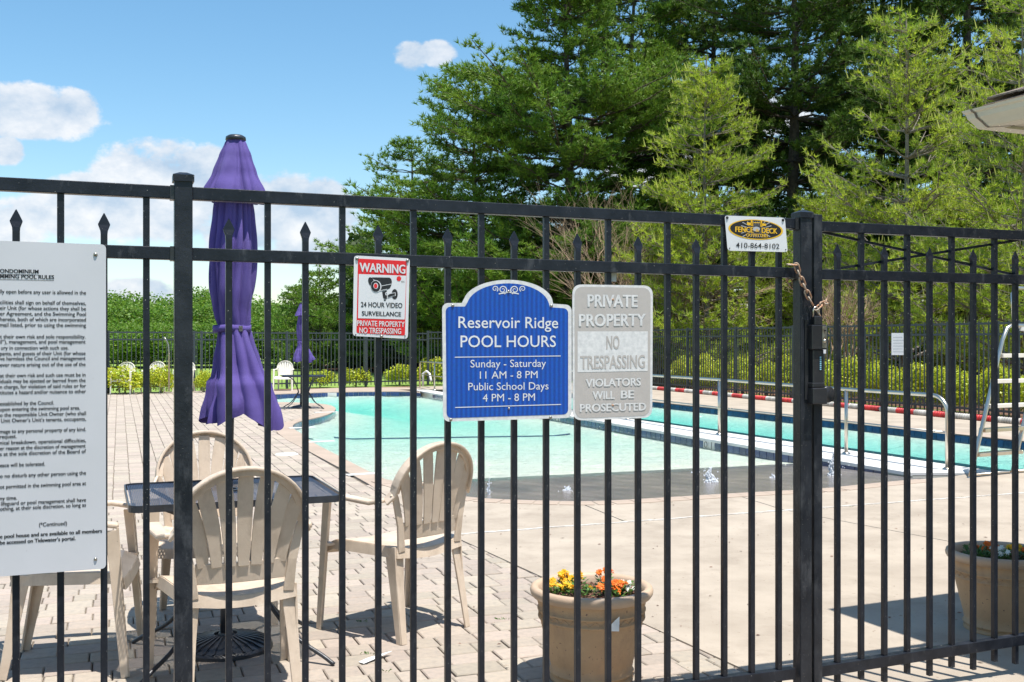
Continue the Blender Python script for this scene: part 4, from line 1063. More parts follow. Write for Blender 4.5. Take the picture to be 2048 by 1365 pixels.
# ------------------------------------------------------------------ planters
def planter(loc, label):
    t = thing('flower_pot', label, 'planter', loc)
    MB().lathe([(0,.0),(.150,.0),(.168,.004),(.170,.014),(.160,.022),(.162,.03),(.172,.034),(.172,.04),(.164,.046),(.170,.08),(.190,.16),(.207,.235),(.211,.250)], 64).build('body', M['pot'], t, smooth=True)
    MB().lathe([(.211,.250),(.217,.252),(.218,.258),(.212,.262),(.214,.282),(.220,.285),(.220,.291),(.215,.294),(.222,.325),(.226,.335)], 64).build('collar', M['pot'], t, smooth=True)
    MB().lathe([(.226,.333),(.240,.338),(.248,.350),(.250,.362),(.246,.374),(.236,.380),(.222,.378),(.214,.368),(.208,.345),(.200,.30)], 64).build('rim', M['rim'], t, smooth=True)
    b = MB()
    for k in range(64):      # zigzag relief on the collar
        a = 2*math.pi*k/64; a2 = 2*math.pi*(k+1)/64; z0, z1 = (.264, .280) if k % 2 else (.280, .264)
        b.tube([(.2145*math.cos(a), .2145*math.sin(a), z0), (.2145*math.cos(a2), .2145*math.sin(a2), z1)], .0022, 4)
    b.build('zigzag_relief', M['pot'], t)
    return t
def soil(parent, seed):
    rnd = random.Random(seed); MB().lathe([(0,.338),(.10,.336),(.206,.325)], 32).build('soil', M['mulch'], parent, smooth=True)
    b = MB()
    for i in range(420):
        a = rnd.uniform(0, 6.28); r = .2*math.sqrt(rnd.random()); l = rnd.uniform(.008, .028); d = Vector((rnd.gauss(0,1), rnd.gauss(0,1), rnd.gauss(0,.5))).normalized()*l
        c = Vector((r*math.cos(a), r*math.sin(a), .340)); b.ribbon([c-d, c+d], rnd.uniform(.004,.010), .003, Vector((-d.y, d.x, .001)))
    o = b.build('mulch_chips', M['mulch'], parent); o['kind'] = 'stuff'
def flowers(loc, seed, m, label, n=10, spread=.055, hgt=.06, pet=7, size=.014, cat='flowers', leaf=40):
    rnd = random.Random(seed); t = thing('flowering_plant', label, cat, loc); size *= 1.25; hgt *= .95; leaf = int(leaf*1.6)
    b = MB()
    for i in range(leaf):
        a = rnd.uniform(0,6.28); r = spread*math.sqrt(rnd.random()); c = Vector((r*math.cos(a), r*math.sin(a), rnd.uniform(.005, hgt*.8)))
        d = Vector((math.cos(a+rnd.gauss(0,.6)), math.sin(a+rnd.gauss(0,.6)), rnd.uniform(.1,.9))).normalized()*rnd.uniform(.018,.032); s = Vector((-d.y, d.x, 0)).normalized()*.007
        b.add([c, c+d*.5+s, c+d, c+d*.5-s], [(0,1,2,3)])
    b.build('leaves', M['leaf'], t); st = MB()
    for i in range(n):
        a = rnd.uniform(0,6.28); r = spread*.95*math.sqrt(rnd.random()); c = Vector((r*math.cos(a), r*math.sin(a), hgt*rnd.uniform(.6,1.15)))
        st.tube([(c.x*.5, c.y*.5, 0), c], .0015, 4)
        f = MB(); tilt = Vector((rnd.gauss(0,.6), rnd.gauss(-.75,.6), 1)).normalized(); u = tilt.orthogonal().normalized(); v = tilt.cross(u)
        for ly in range(2):
            for k in range(pet):
                an = 2*math.pi*(k+ly*.5)/pet; d = (u*math.cos(an)+v*math.sin(an)); s = tilt.cross(d)*size*rnd.uniform(.24,.34); z = tilt*(ly*.004 + rnd.uniform(-.002,.002)); d = (d + tilt*rnd.uniform(-.25,.25)).normalized()
                R1 = size*(1-.25*ly); f.add([c+z, c+d*R1*.6+s+z+tilt*.002, c+d*R1+z, c+d*R1*.6-s+z+tilt*.002], [(0,1,2,3)])
        f.build('bloom', m, t)
    st.build('stems', M['leaf'], t); return t
pc = Vector((.323, 4.31, 0)); pot1 = planter(pc, 'large tan round planter with a torn white sticker in front of the fence bars'); soil(pot1, 1)
for k, (dx, dy, m, lb, kw) in enumerate(((-.13,-.01,'yellow','yellow marigolds at the left edge of the middle planter',dict(n=11)),(-.075,.05,'yellow','tall yellow marigolds beside the bar in the middle planter',dict(n=12, hgt=.075)),(-.045,-.06,'yellow','low green seedlings with few yellow blooms at the front of the middle planter',dict(n=4, size=.012)),
        (.06,.03,'orange','tall orange zinnia at the middle of the planter with the sticker',dict(n=5, hgt=.085, pet=9, spread=.035)),(.085,-.05,'orange','red orange zinnias near the front of the planter with the sticker',dict(n=8, hgt=.05, pet=9, size=.017)),(.135,.01,'whitepetal','small white zinnias at the right of the planter with the sticker',dict(n=8, size=.010, hgt=.05, pet=6)))):
    flowers((pc.x+dx, pc.y+dy, .338), 10+k, M[m], lb, **kw)
stk = MB(); tA = Vector((.068, -.206, .262))
stk.add([tA+Vector((-.035,-.012,-.012)), tA+Vector((.022,-.016,-.012)), tA+Vector((.024,-.014,.045)), tA+Vector((.004,-.016,.028)), tA+Vector((-.01,-.014,.012))], [(0,1,2,3,4)])
o = stk.build('torn_sticker', M['paper'], pot1); sm = o.modifiers.new('s', 'SOLIDIFY'); sm.thickness = .001
pd_ = Vector((2.32, 5.02, 0)); pot2 = planter(pd_, 'large tan round planter at the right edge, partly in the roof shadow'); soil(pot2, 2)
for k, (dx, dy, m, lb, kw) in enumerate(((-.06,.02,'orange','orange zinnias at the centre of the right planter',dict(n=9, hgt=.07, pet=9)),(-.13,-.02,'leaf','leafy seedlings at the left of the right planter',dict(n=2, leaf=70)),(-.05,-.07,'whitepetal','white zinnias at the front of the right planter',dict(n=8, size=.012, pet=6)),(.05,-.02,'yellow','yellow flowers among dark leaves at the right side of the right planter',dict(n=6, leaf=70)),(.1,-.09,'orange','orange flowers near the front right rim of the right planter',dict(n=6)))):
    flowers((pd_.x+dx, pd_.y+dy, .338), 30+k, M[m], lb, **kw)
# litter on the pavers
p = px2(745, 1322); q = px2(762, 1303)
lt_ = MB(); lt_.add([(p.x-.055,p.y-.03,.004),(p.x-.03,p.y-.055,.004),(p.x+.03,p.y+.02,.012),(p.x+.075,p.y+.075,.02),(p.x+.05,p.y+.08,.006),(p.x-.02,p.y+.015,.008)], [(0,1,2,5),(5,2,3,4)])
o = lt_.build('paper_scrap', M['paper']); tag(o, 'torn strip of white paper lying on the pavers', 'paper'); sm = o.modifiers.new('s', 'SOLIDIFY'); sm.thickness = .0015

# ------------------------------------------------------------------ pool house roof corner
C0 = Vector((2.076, 4.895, 2.43)); e1 = Vector((.9135, .4067, 0)); e2 = Vector((.4067, -.9135, 0))
ph = thing('pool_house', 'corner of a shingled pool house roof with a beige gutter', 'building')
def PH(a, b, z): return C0 + e1*a + e2*b + Vector((0, 0, z))
prof_ = [(0,.0),(.004,-.012),(.012,-.018),(.018,-.04),(.034,-.062),(.046,-.082),(.052,-.088),(.125,-.088),(.125,.0),(.118,.0),(.118,-.082),(.056,-.082),(.046,-.07),(.026,-.040),(.020,-.006),(.012,.001)]
for nm, ax in (('gutter', 0), ('gutter', 1)):
    L0, L1 = (0.0, 5.2) if ax == 0 else (0.0, 6.0); b = MB(); n = len(prof_); vs = []
    for s_ in (L0, L1):
        for (a, z) in prof_:
            vs.append(PH(a, s_ if s_ > 0 else a, z) if ax == 0 else PH(s_ if s_ > 0 else a, a, z))
    b.add(vs, [(i, (i+1)%n, (i+1)%n+n, i+n) for i in range(n)]); b.build(nm, M['gutter'], ph, fix=True)
b = MB(); vs = []
for s_ in (.05, .062):
    for (a, z) in prof_[:9]: vs.append(PH(a-.0025, s_+a, z-.0015))
b.add(vs, [(i, i+1, i+10, i+9) for i in range(8)]).build('gutter_seam', M['shingle'], ph)
MB().prism([tuple(PH(a,b_,0)[:2]) for a, b_ in ((.126,.126),(6,.126),(6,.5),(.5,.5),(.5,5.2),(.126,5.2))], C0.z-.075, C0.z-.06).build('soffit', M['soffit'], ph)
MB().prism([tuple(PH(a,b_,0)[:2]) for a, b_ in ((.100,.100),(6,.100),(6,.125),(.125,.125),(.125,5.2),(.100,5.2))], C0.z-.055, C0.z+.03).build('fascia', M['gutter'], ph)
MB().prism([tuple(PH(a,b_,0)[:2]) for a, b_ in ((.55,.55),(6,.55),(6,.7),(.7,.7),(.7,5.2),(.55,5.2))], -.3, C0.z-.0755).build('wall', M['brickwall'], ph)
sh = []
def shingles():
    rnd = random.Random(4); pitch = math.tan(R(22)); e = .145; th = .008
    for face in (0, 1):
        cnt = 0; bm_rest = MB()
        for r in range(18):
            a0 = .075 + r*e; L1 = 5.0; s = a0 + rnd.uniform(0, .1) if True else 0
            # hip: the face starts on the diagonal a=b
            s = a0
            while s < (L1 if face == 0 else 5.8):
                w_ = rnd.choice((.17, .22, .28, .33)); a1 = a0 + e*1.35
                def Q(a, sv, dz): return PH(a, sv, .035 + (a-.075)*pitch + dz) if face == 0 else PH(sv, a, .035 + (a-.075)*pitch + dz)
                lift = .010 + rnd.uniform(0, .004); s2 = s + w_ - .004
                sa, sb = max(s, a0), max(s2, a0); sc1, sd1 = max(s, a1), max(s2, a1)
                vs = [Q(a0, sa, lift), Q(a0, sb, lift), Q(a1, sd1, .001), Q(a1, sc1, .001), Q(a0, sa, lift+th), Q(a0, sb, lift+th), Q(a1, sd1, .001+th), Q(a1, sc1, .001+th)]
                fs = [(0,3,2,1),(4,5,6,7),(0,1,5,4),(1,2,6,5),(2,3,7,6),(3,0,4,7)]
                if cnt < 140 and s < 3: MB().add(vs, fs).build('shingle', M['shingle'], ph, fix=True)
                else: bm_rest.add(vs, fs)
                cnt += 1; s += w_
        o = bm_rest.build('roof_shingles', M['shingle'], ph); o['kind'] = 'stuff'
    b = MB(); zt = .030
    b.add([PH(.06,.06,zt-.01), PH(.06,5.2,zt-.01), PH(3.2,5.2,zt+3.14*pitch-.01), PH(3.2,3.2,zt+3.14*pitch-.01), PH(6,3.2,zt+3.14*pitch-.01), PH(6,.06,zt-.01)], [(0,1,2,3),(0,3,4,5)])
    b.build('roof_deck', M['shingle'], ph)
shingles()

# ------------------------------------------------------------------ handrail, grab rail, lifeguard chair
hr = thing('pool_handrail', 'long stainless steel handrail on the white wall between the pools', 'handrail')
hp_ = [(-2.71,31.2,.775),(-2.14,29.3,.775),(-.85,25.9,.78),(.62,22.0,.79),(2.01,18.4,.80),(3.01,15.4,.81),(4.02,12.75,.79)]
end = Vector((4.60, 11.20, .79))
for (x, y, z) in hp_[1:]:
    MB().tube([(x,y,0),(x,y,z-.01)], .021, 12).build('post', M['steel'], hr, smooth=True)
    MB().lathe([(0,.03),(.028,.03),(.05,.012),(.052,0)], 16).build('base_flange', M['steel'], hr, loc=(x,y,.01), smooth=True)
d_ = (end - Vector(hp_[-1])).normalized()
top = [Vector(p) for p in hp_] + [end - d_*.22]
for k in range(1, 7): a = k*math.pi/12; top.append(end - d_*.22 + d_*.22*math.sin(a) + Vector((0,0,-.18*(1-math.cos(a)))))
top.append(Vector((end.x, end.y, 0)))
st0 = [Vector((hp_[0][0], hp_[0][1], 0)), Vector((hp_[0][0], hp_[0][1], .68)), Vector((hp_[0][0]+.02, hp_[0][1]-.08, .76))]
MB().tube(st0 + top[1:], .022, 12).build('top_rail', M['steel'], hr, smooth=True)
MB().tube([(p[0], p[1], .40) for p in hp_] + [(end.x, end.y, .40)], .013, 8).build('mid_rail', M['steel'], hr, smooth=True)
MB().lathe([(0,.03),(.028,.03),(.05,.012),(.052,0)], 16).build('base_flange', M['steel'], hr, loc=(end.x,end.y,.008), smooth=True)
gr = thing('ladder_grab_rail', 'small white curved grab rail at the far corner of the lap pool', 'grab rail')
p = px2(842, 772)
MB().tube([px2(846,775)+Vector((0,0,.03)), px2(846,775)+Vector((0,0,.40)), px2(850,775)+Vector((.05,0,.47)), px2(856,776)+Vector((.05,0,.40)), px2(858,777)+Vector((.06,0,.22))], .035, 8).build('rail', M['whiteplaster'], gr, smooth=True)

lg = thing('lifeguard_chair', 'tall stainless lifeguard chair with ladder steps at the right edge', 'lifeguard chair')
A0 = px2(1940, 958); B0 = px2(2024, 950); dirL = Vector((.50, .32, 1.50))
ladW = (B0 - A0); 
def LP(s, z): return A0 + ladW*s + dirL*(z/1.5)
def bendrail(s):
    pts = [LP(s, 0), LP(s, .25), LP(s, .55), LP(s, 1.0), LP(s, 1.38)]; c = LP(s, 1.5); h = Vector((dirL.x, dirL.y, 0)).normalized()
    pts += [c + h*.03, c + h*.10 + Vector((0,0,.03)), c + h*.5 + Vector((0,0,.03)), c + h*.95 + Vector((0,0,.03))]
    MB().tube(pts, .021, 10).build('side_rail', M['steel'], lg, smooth=True)
    MB().tube([LP(s,0) + h*1.15, LP(s,1.5) + h*.75], .021, 10).build('rear_leg', M['steel'], lg, smooth=True)
    MB().tube([c + h*.15 + Vector((0,0,.03)), c + h*.12 + Vector((0,0,.36)), c + h*.2 + Vector((0,0,.42)), c + h*.9 + Vector((0,0,.42))], .018, 8).build('arm_rail', M['steel'], lg, smooth=True)
    MB().lathe([(0,.02),(.02,.02),(.04,.0)], 12).build('foot_flange', M['steel'], lg, loc=LP(s, 0), smooth=True)
bendrail(0); bendrail(1)
for z in (.23, .47, .71, .96, 1.22):
    a = LP(-.02, z); b = LP(1.02, z); h = Vector((dirL.x, dirL.y, 0)).normalized()
    MB().ribbon([a + h*.03, b + h*.03], .085, .04, h).build('step', M['farchair'] if z > .5 else M['steel'], lg, bevel=.004)
c = LP(.5, 1.5); h = Vector((dirL.x, dirL.y, 0)).normalized(); sd = ladW.normalized()
MB().ribbon([c + h*.15 - sd*.22, c + h*.15 + sd*.22], .02, .05, h).ribbon([c + h*.45 - sd*.24 + Vector((0,0,.02)), c + h*.45 + sd*.24 + Vector((0,0,.02))], .46, .03, h).build('seat', M['whiteplaster'], lg, bevel=.004)
MB().ribbon([c + h*.72 - sd*.24 + Vector((0,0,.30)), c + h*.72 + sd*.24 + Vector((0,0,.30))], .36, .025, (0,0,1)).build('backrest', M['whiteplaster'], lg, bevel=.02)
MB().tube([LP(0,0)+Vector((0,0,.03)), LP(1,0)+h*1.1+Vector((0,0,.03))], .012, 8).build('ground_bar', M['steel'], lg, smooth=True)
MB().tube([LP(1,0)+Vector((0,0,.03)), LP(1,0)+h*1.15+Vector((0,0,.03))], .012, 8).build('ground_bar', M['steel'], lg, smooth=True)

# lane rope along the far side
rp = thing('lane_rope', 'red and white lane rope of discs lying along the fence', 'lane rope')
def rope():
    disc = {c: MB().lathe([(0,-.020),(.034,-.018),(.054,-.006),(.054,.006),(.034,.018),(0,.020)], 12).mesh('float', M[c], smooth=True) for c in ('ropered', 'ropewhite')}
    a = px2(2250, 871); c = px2(1290, 779); d = (c-a); L_ = d.length; d.normalize(); n = int(L_/.055); rest = {'ropered': MB(), 'ropewhite': MB()}
    rnd = random.Random(6)
    for i in range(n):
        p = a + d*(i*.055) + NV.cross(Vector((0,0,1)))*(.03*math.sin(i*.06)); p.z = .055; c_ = 'ropered' if (i//9) % 2 else 'ropewhite'
        q_ = d.to_track_quat('Z', 'Y')
        if i < 300:
            o = link('float', disc[c_], rp, p); o.rotation_euler = (q_ @ Vector((0,0,1))).to_track_quat('Z','Y').to_euler()
        else:
            mm = Matrix.Translation(p) @ q_.to_matrix().to_4x4(); src = [(0,-.022),(.062,-.016),(.062,.016),(0,.022)]
            t_ = MB().lathe(src, 8); rest[c_].add([mm @ Vector(v) for v in t_.v], t_.f)
    for c_, b in rest.items():
        if b.v: o = b.build('floats', M[c_], rp); o['kind'] = 'stuff'
rope()

# ------------------------------------------------------------------ far fences
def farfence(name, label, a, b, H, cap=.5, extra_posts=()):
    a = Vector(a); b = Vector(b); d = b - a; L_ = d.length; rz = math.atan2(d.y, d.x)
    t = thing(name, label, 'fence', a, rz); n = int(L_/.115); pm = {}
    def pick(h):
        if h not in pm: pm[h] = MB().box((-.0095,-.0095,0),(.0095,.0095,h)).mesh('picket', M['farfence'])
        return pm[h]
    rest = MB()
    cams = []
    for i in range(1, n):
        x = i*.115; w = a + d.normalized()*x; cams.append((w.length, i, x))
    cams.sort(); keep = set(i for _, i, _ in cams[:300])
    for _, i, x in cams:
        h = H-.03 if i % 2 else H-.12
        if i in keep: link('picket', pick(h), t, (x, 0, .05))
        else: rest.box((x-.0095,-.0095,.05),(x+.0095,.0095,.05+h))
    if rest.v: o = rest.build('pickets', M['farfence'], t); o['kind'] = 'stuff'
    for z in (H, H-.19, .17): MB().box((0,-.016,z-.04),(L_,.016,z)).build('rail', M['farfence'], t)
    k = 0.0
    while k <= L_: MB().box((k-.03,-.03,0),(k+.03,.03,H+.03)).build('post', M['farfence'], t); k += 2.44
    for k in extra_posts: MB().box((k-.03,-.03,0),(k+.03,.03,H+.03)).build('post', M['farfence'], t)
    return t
cor = (2.30, 35.7, 0)
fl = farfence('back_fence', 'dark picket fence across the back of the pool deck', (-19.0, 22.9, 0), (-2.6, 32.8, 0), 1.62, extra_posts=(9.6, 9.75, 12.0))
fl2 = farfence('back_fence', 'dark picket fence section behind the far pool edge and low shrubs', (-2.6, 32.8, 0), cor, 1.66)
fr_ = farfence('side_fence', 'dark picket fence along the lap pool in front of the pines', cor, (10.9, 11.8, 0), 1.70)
nt_ = thing('white_notice', 'white paper notice fixed to the side fence beyond the lap pool', 'notice')
Yn = 20.3; a = at(1783, 667, Yn); b = at(1813, 711, Yn)
MB().box((0,-.004,0),(b.x-a.x,.004,a.z-b.z)).build('panel', M['signwhite'], nt_, loc=(a.x, a.y, b.z), rot=(0,0,-.25))
for k in range(6): MB().box((.03,-.0055,.06+k*.055),(.25-.05*(k%2),-.0045,.068+k*.055)).build('text_line', M['pale'], nt_, loc=(a.x, a.y, b.z), rot=(0,0,-.25))
nt2 = thing('white_notice', 'narrow white notice on the side fence just right of the gate post', 'notice')
Yn = 22.6; a = at(1640, 670, Yn); b = at(1652, 708, Yn)
MB().box((0,-.004,0),(b.x-a.x,.004,a.z-b.z)).build('panel', M['signwhite'], nt2, loc=(a.x, a.y, b.z))
sp_ = thing('shower_pipe', 'thin pale curved pipe standing by the back fence', 'pipe')
Yp = 27.0; MB().tube([at(338,783,Yp)*1, at(338,705,Yp), at(337,690,Yp), at(332,680,Yp), at(327,675,Yp)], .022, 8).build('pipe', M['galv'], sp_, smooth=True)
# mulch strips
mb_ = MB().prism([(-17, 22.6), (-10.6, 26.35), (-6.5, 28.9), (-3.2, 31.2), (-2.9, 32.3), (-7.2, 29.9), (-10.9, 27.9), (-17.3, 24)], -.1, -.004).build('mulch_bed', M['mulch']); structure(mb_)
mb2 = MB().prism([(8.75, 17.5), (3.9, 31.2), (2.0, 34.4), (2.6, 35.6), (9.9, 17.5), (11.6, 12.2), (10.5, 12.6)], -.1, .002).build('mulch_bed', M['mulch']); structure(mb2)

# ------------------------------------------------------------------ vegetation
def needle_mesh(name, pos, dr, m, k=5, ln=.16, wd=.03, spread=.8, seed=0):
    """tufts: k thin triangles at each position"""
    r = np.random.default_rng(seed); pos = np.repeat(np.asarray(pos, float), k, 0); dr = np.repeat(np.asarray(dr, float), k, 0)
    d = dr + r.normal(0, spread, dr.shape); d /= np.linalg.norm(d, axis=1, keepdims=True) + 1e-9
    w = np.cross(d, r.normal(0, 1, d.shape)); w /= np.linalg.norm(w, axis=1, keepdims=True) + 1e-9
    l = (ln*r.uniform(.6, 1.3, (len(d), 1))); ww = wd*r.uniform(.6, 1.3, (len(d), 1))*.5
    v = np.empty((len(d)*3, 3)); v[0::3] = pos - w*ww; v[1::3] = pos + w*ww; v[2::3] = pos + d*l
    me = bpy.data.meshes.new(name); n = len(d)
    me.vertices.add(n*3); me.vertices.foreach_set('co', v.ravel()); me.loops.add(n*3); me.loops.foreach_set('vertex_index', np.arange(n*3))
    me.polygons.add(n); me.polygons.foreach_set('loop_start', np.arange(0, n*3, 3)); me.polygons.foreach_set('loop_total', np.full(n, 3))
    me.materials.append(m); me.update(); me.validate(); return me
def leaf_mesh(name, pos, m, size=.06, seed=0, nrm=None):
    r = np.random.default_rng(seed); pos = np.asarray(pos, float); n = len(pos)
    a = r.normal(0, 1, pos.shape)
    if nrm is not None: a = a*.8 + nrm
    a /= np.linalg.norm(a, axis=1, keepdims=True); u = np.cross(a, r.normal(0, 1, a.shape)); u /= np.linalg.norm(u, axis=1, keepdims=True); w = np.cross(a, u)
    s = size*r.uniform(.6, 1.3, (n, 1)); v = np.empty((n*4, 3)); v[0::4] = pos - u*s*.5; v[1::4] = pos + w*s*.35; v[2::4] = pos + u*s*.5; v[3::4] = pos - w*s*.35
    me = bpy.data.meshes.new(name); me.vertices.add(n*4); me.vertices.foreach_set('co', v.ravel()); me.loops.add(n*4); me.loops.foreach_set('vertex_index', np.arange(n*4))
    me.polygons.add(n); me.polygons.foreach_set('loop_start', np.arange(0, n*4, 4)); me.polygons.foreach_set('loop_total', np.full(n, 4))
    me.materials.append(m); me.update(); me.validate(); return me
def pine_meshes(seed, H, Rm, base, m, bark, whorls=22, per=6, tuft=8, ln=.17, wd=.035, k=5, prof=None, up=.10, candles=False, tr=.22, twig=.42, trunk_r=None, dens=1.0):
    rnd = random.Random(seed); prof = prof or (lambda u: (1-u)**.75*(.75+.25*math.sin(min(1,u*4)*math.pi/2)))
    wood = MB(); pos = []; dr = []; cpos = []; cdr = []
    tp = [Vector((math.sin(z*.4+seed)*.10*H/15, math.cos(z*.33+seed*2)*.10*H/15, z)) for z in np.linspace(0, H, 12)]
    wood.tube(tp, [max(.02, (trunk_r or tr)*(1-i/11.3)) for i in range(12)], 8)
    def trunk(z): i = min(10, int(z/H*11)); u = z/H*11-i; return tp[i].lerp(tp[i+1], u)
    for w_ in range(whorls):
        u = (w_+rnd.uniform(-.3,.3))/whorls; u = max(0, min(.985, u)); z = H*(base+(1-base)*u); rad = Rm*prof(u)
        for q in range(per):
            a = rnd.uniform(0, 6.28); L_ = rad*rnd.uniform(.55, 1.12)+.15; c0 = trunk(z); d = Vector((math.cos(a), math.sin(a), 0)); pts = []
            lift = up+rnd.uniform(-.08,.12)+.5*max(0,u-.75); n = 6
            for i in range(n+1):
                s = i/n; pts.append(c0+d*(L_*s)+Vector((0,0,L_*(lift*s*.6 + .22*s*s*s - .06*s))) + Vector((rnd.gauss(0,.03),rnd.gauss(0,.03),rnd.gauss(0,.02)))*L_*.5)
            wood.tube(pts, [max(.008,.045*(L_/4)*(1-i/(n+.5))+.006) for i in range(n+1)], 5, caps=False)
            nt = max(5, int(L_*5.0*dens))
            for t_ in range(nt):
                s = .22+.78*(t_+rnd.random())/nt; i = min(n-1, int(s*n)); c = pts[i].lerp(pts[i+1], s*n-i)
                sg = 1 if t_ % 2 else -1; an = a+sg*rnd.uniform(.35,1.1); tl = (twig*L_*(1.05-s)+.28)*rnd.uniform(.6,1.2); td = Vector((math.cos(an), math.sin(an), rnd.uniform(.05,.40)))
                e = c+td*tl; 
                if tl > .5 or candles: wood.tube([c, e], [.009,.004], 3, caps=False)
                m_ = max(3, int(tl*tuft*dens))
                for j in range(m_):
                    f = .25+.75*(j+rnd.random())/m_; p = c.lerp(e, f)+Vector((rnd.gauss(0,.05),rnd.gauss(0,.05),rnd.gauss(.02,.04)))
                    pos.append(p); dr.append(td*.6+Vector((0,0,.75)))
                if candles and rnd.random() < .8: cpos.append(e); cdr.append(Vector((td.x*.25, td.y*.25, 1)))
    for j in range(30): pos.append(tp[-1]+Vector((rnd.gauss(0,.12),rnd.gauss(0,.12),-rnd.random()*.9))); dr.append(Vector((0,0,1)))
    fol = needle_mesh('crown', [tuple(p) for p in pos], [tuple(p) for p in dr], m, k, ln, wd, .75, seed)
    wm = wood.mesh('trunk', bark); cm = None
    if candles:
        b = MB()
        for p, d in zip(cpos, cdr):
            l = rnd.uniform(.12,.30); b.tube([p, p+d.normalized()*l], [.016,.006], 3, caps=False)
        cm = b.mesh('new_shoots', M['candle'])
    return wm, fol, cm
def plant_tree(kind, px, Y, label, meshes, scale=1.0, rz=0.0, group=None, sxy=1.0, name='pine_tree'):
    t = thing(name, label, 'tree', ((px-1024)/FPX*Y, Y, -.03), rz, group); t.scale = (scale*sxy, scale*sxy, scale)
    link('trunk', meshes[0], t); link('crown', meshes[1], t)
    if meshes[2]: link('new_shoots', meshes[2], t)['kind'] = 'stuff'
    return t
bigprof = lambda u: (1-u)**.55*(.82+.25*math.sin(u*17))*(.8+.2*min(1,u*5))
PA = pine_meshes(11, 18, 6.6, .10, M['needle2'], M['bark'], 28, 8, 10, .20, .038, 11, bigprof, .12, tr=.26)
PB = pine_meshes(12, 22, 7.0, .14, M['needle'], M['bark'], 26, 8, 8.5, .22, .044, 11, lambda u: (1-u)**.45*(.80+.22*math.sin(u*21)), .06, tr=.34)
PCm = pine_meshes(13, 11, 4.6, .06, M['needle2'], M['bark'], 20, 7, 9, .19, .034, 11, bigprof, .14, tr=.17)
YA = pine_meshes(21, 9.6, 2.9, .05, M['young'], M['youngbark'], 19, 8, 10, .15, .024, 11, lambda u: (1-u)**.8*1.05+.05, .42, True, tr=.11, twig=.34)
YB = pine_meshes(22, 9.6, 3.0, .07, M['young'], M['youngbark'], 17, 8, 9, .14, .022, 11, lambda u: (1-u)**.7*1.0+.08, .55, True, tr=.12, twig=.34)
YC = pine_meshes(23, 5.5, 2.1, .03, M['young'], M['youngbark'], 14, 9, 11, .14, .026, 9, lambda u: (1-u)**.7+.05, .45, True, tr=.07, twig=.34)
bp_ = 'tall dark pines behind the side fence'
big = [(1135,40,PA,1.0,0.3,1.12,'broad tall pine at the left end of the dark pines, branches spread over the sky'),
       (945,43,PCm,1.14,1.1,1.22,'shorter full pine left of the broad tall pine'),
       (820,46,PCm,.92,2.3,1.3,'leftmost small pine in front of the sky above the warning sign'),
       (1265,46,PA,1.12,2.0,1.0,'tall pine behind the dead twigs'),
       (1430,50,PB,1.0,4.2,1.0,'tall dark pine far behind the young pine above the grey sign'),
       (1585,41,PB,.95,1.0,1.05,'tall dark pine with thick trunk between the two young yellow pines'),
       (1760,47,PB,1.05,2.6,1.05,'tall dark pine behind the bright young pine right of the gate post'),
       (1945,38,PB,.95,5.3,1.0,'tall dark pine with dark trunk above the roof corner'),
       (2150,42,PB,1.0,3.4,1.1,'tall dark pine at the right edge behind the roof')]
for (px, Y, ms, s, rz, sx, lb) in big: plant_tree('pine', px, Y, lb, ms, s, rz, bp_, sx)
yg = 'young yellow green pines'
for (px, Y, ms, s, rz, sx, lb) in ((1415,33,YA,1.07,.4,1.02,'young light green pine with upright shoots above the fence company sign'),
        (1810,28,YB,1.05,1.9,1.0,'bright young yellow green pine with grey limbs right of the gate post'),
        (2050,23.5,YB,.95,4.4,.95,'young green pine behind the roof corner at the right edge'),
        (1650,34,YC,1.1,1.2,1.0,'low young pine behind the gate post'),
        (1520,36,YC,.95,3.2,1.1,'low bushy young pine behind the fence left of the gate post'),
        (1050,42,YC,1.05,.5,1.0,'small young pine showing above the arch of the blue sign'),
        (1165,41,YC,.98,5.5,1.0,'small young pine between the blue and the grey sign'),
        (905,45,YC,.92,4.1,1.1,'small young pine just left of the blue sign'),
        (1300,38,YC,1.05,2.4,1.1,'small young pine at the upper right of the grey sign'),
        (1930,30,YC,1.0,1.4,1.2,'low young pine between the gate pickets below the roof')):
    plant_tree('young', px, Y, lb, ms, s, rz, yg, sx, 'young_pine')
# dead twiggy shrub
def dead(px, Y, H, lb, seed):
    rnd = random.Random(seed); t = thing('dead_shrub', lb, 'shrub', ((px-1024)/FPX*Y, Y, 0)); b = MB()
    def br(p, d, l, r, dep):
        e = p+d*l; mid = p+d*l*.5+Vector((rnd.gauss(0,.04),rnd.gauss(0,.04),0))*l; b.tube([p, mid, e], [r, r*.8, r*.6], 4 if dep < 2 else 3, caps=False)
        if dep < 5:
            for _ in range(3 if dep < 4 else 2):
                nd = (d+Vector((rnd.gauss(0,.36), rnd.gauss(0,.36), rnd.gauss(.05,.2)))).normalized(); br(p.lerp(e, rnd.uniform(.45,1)), nd, l*rnd.uniform(.55,.85), r*.62, dep+1)
    for _ in range(5):
        br(Vector((rnd.gauss(0,.1),rnd.gauss(0,.1),0)), Vector((rnd.gauss(-.05,.22),rnd.gauss(0,.2),1)).normalized(), H*.34, .035, 0)
    b.build('twigs', M['deadwood'], t)
dead(1262, 33, 7.4, 'bare brown dead conifer twigs standing in front of the tall pines', 3)
dead(1310, 33.5, 5.6, 'lower tangle of bare brown twigs behind the grey sign', 9)
dead(1700, 26, 3.6, 'pale bare twigs behind the fence right of the gate post', 14)

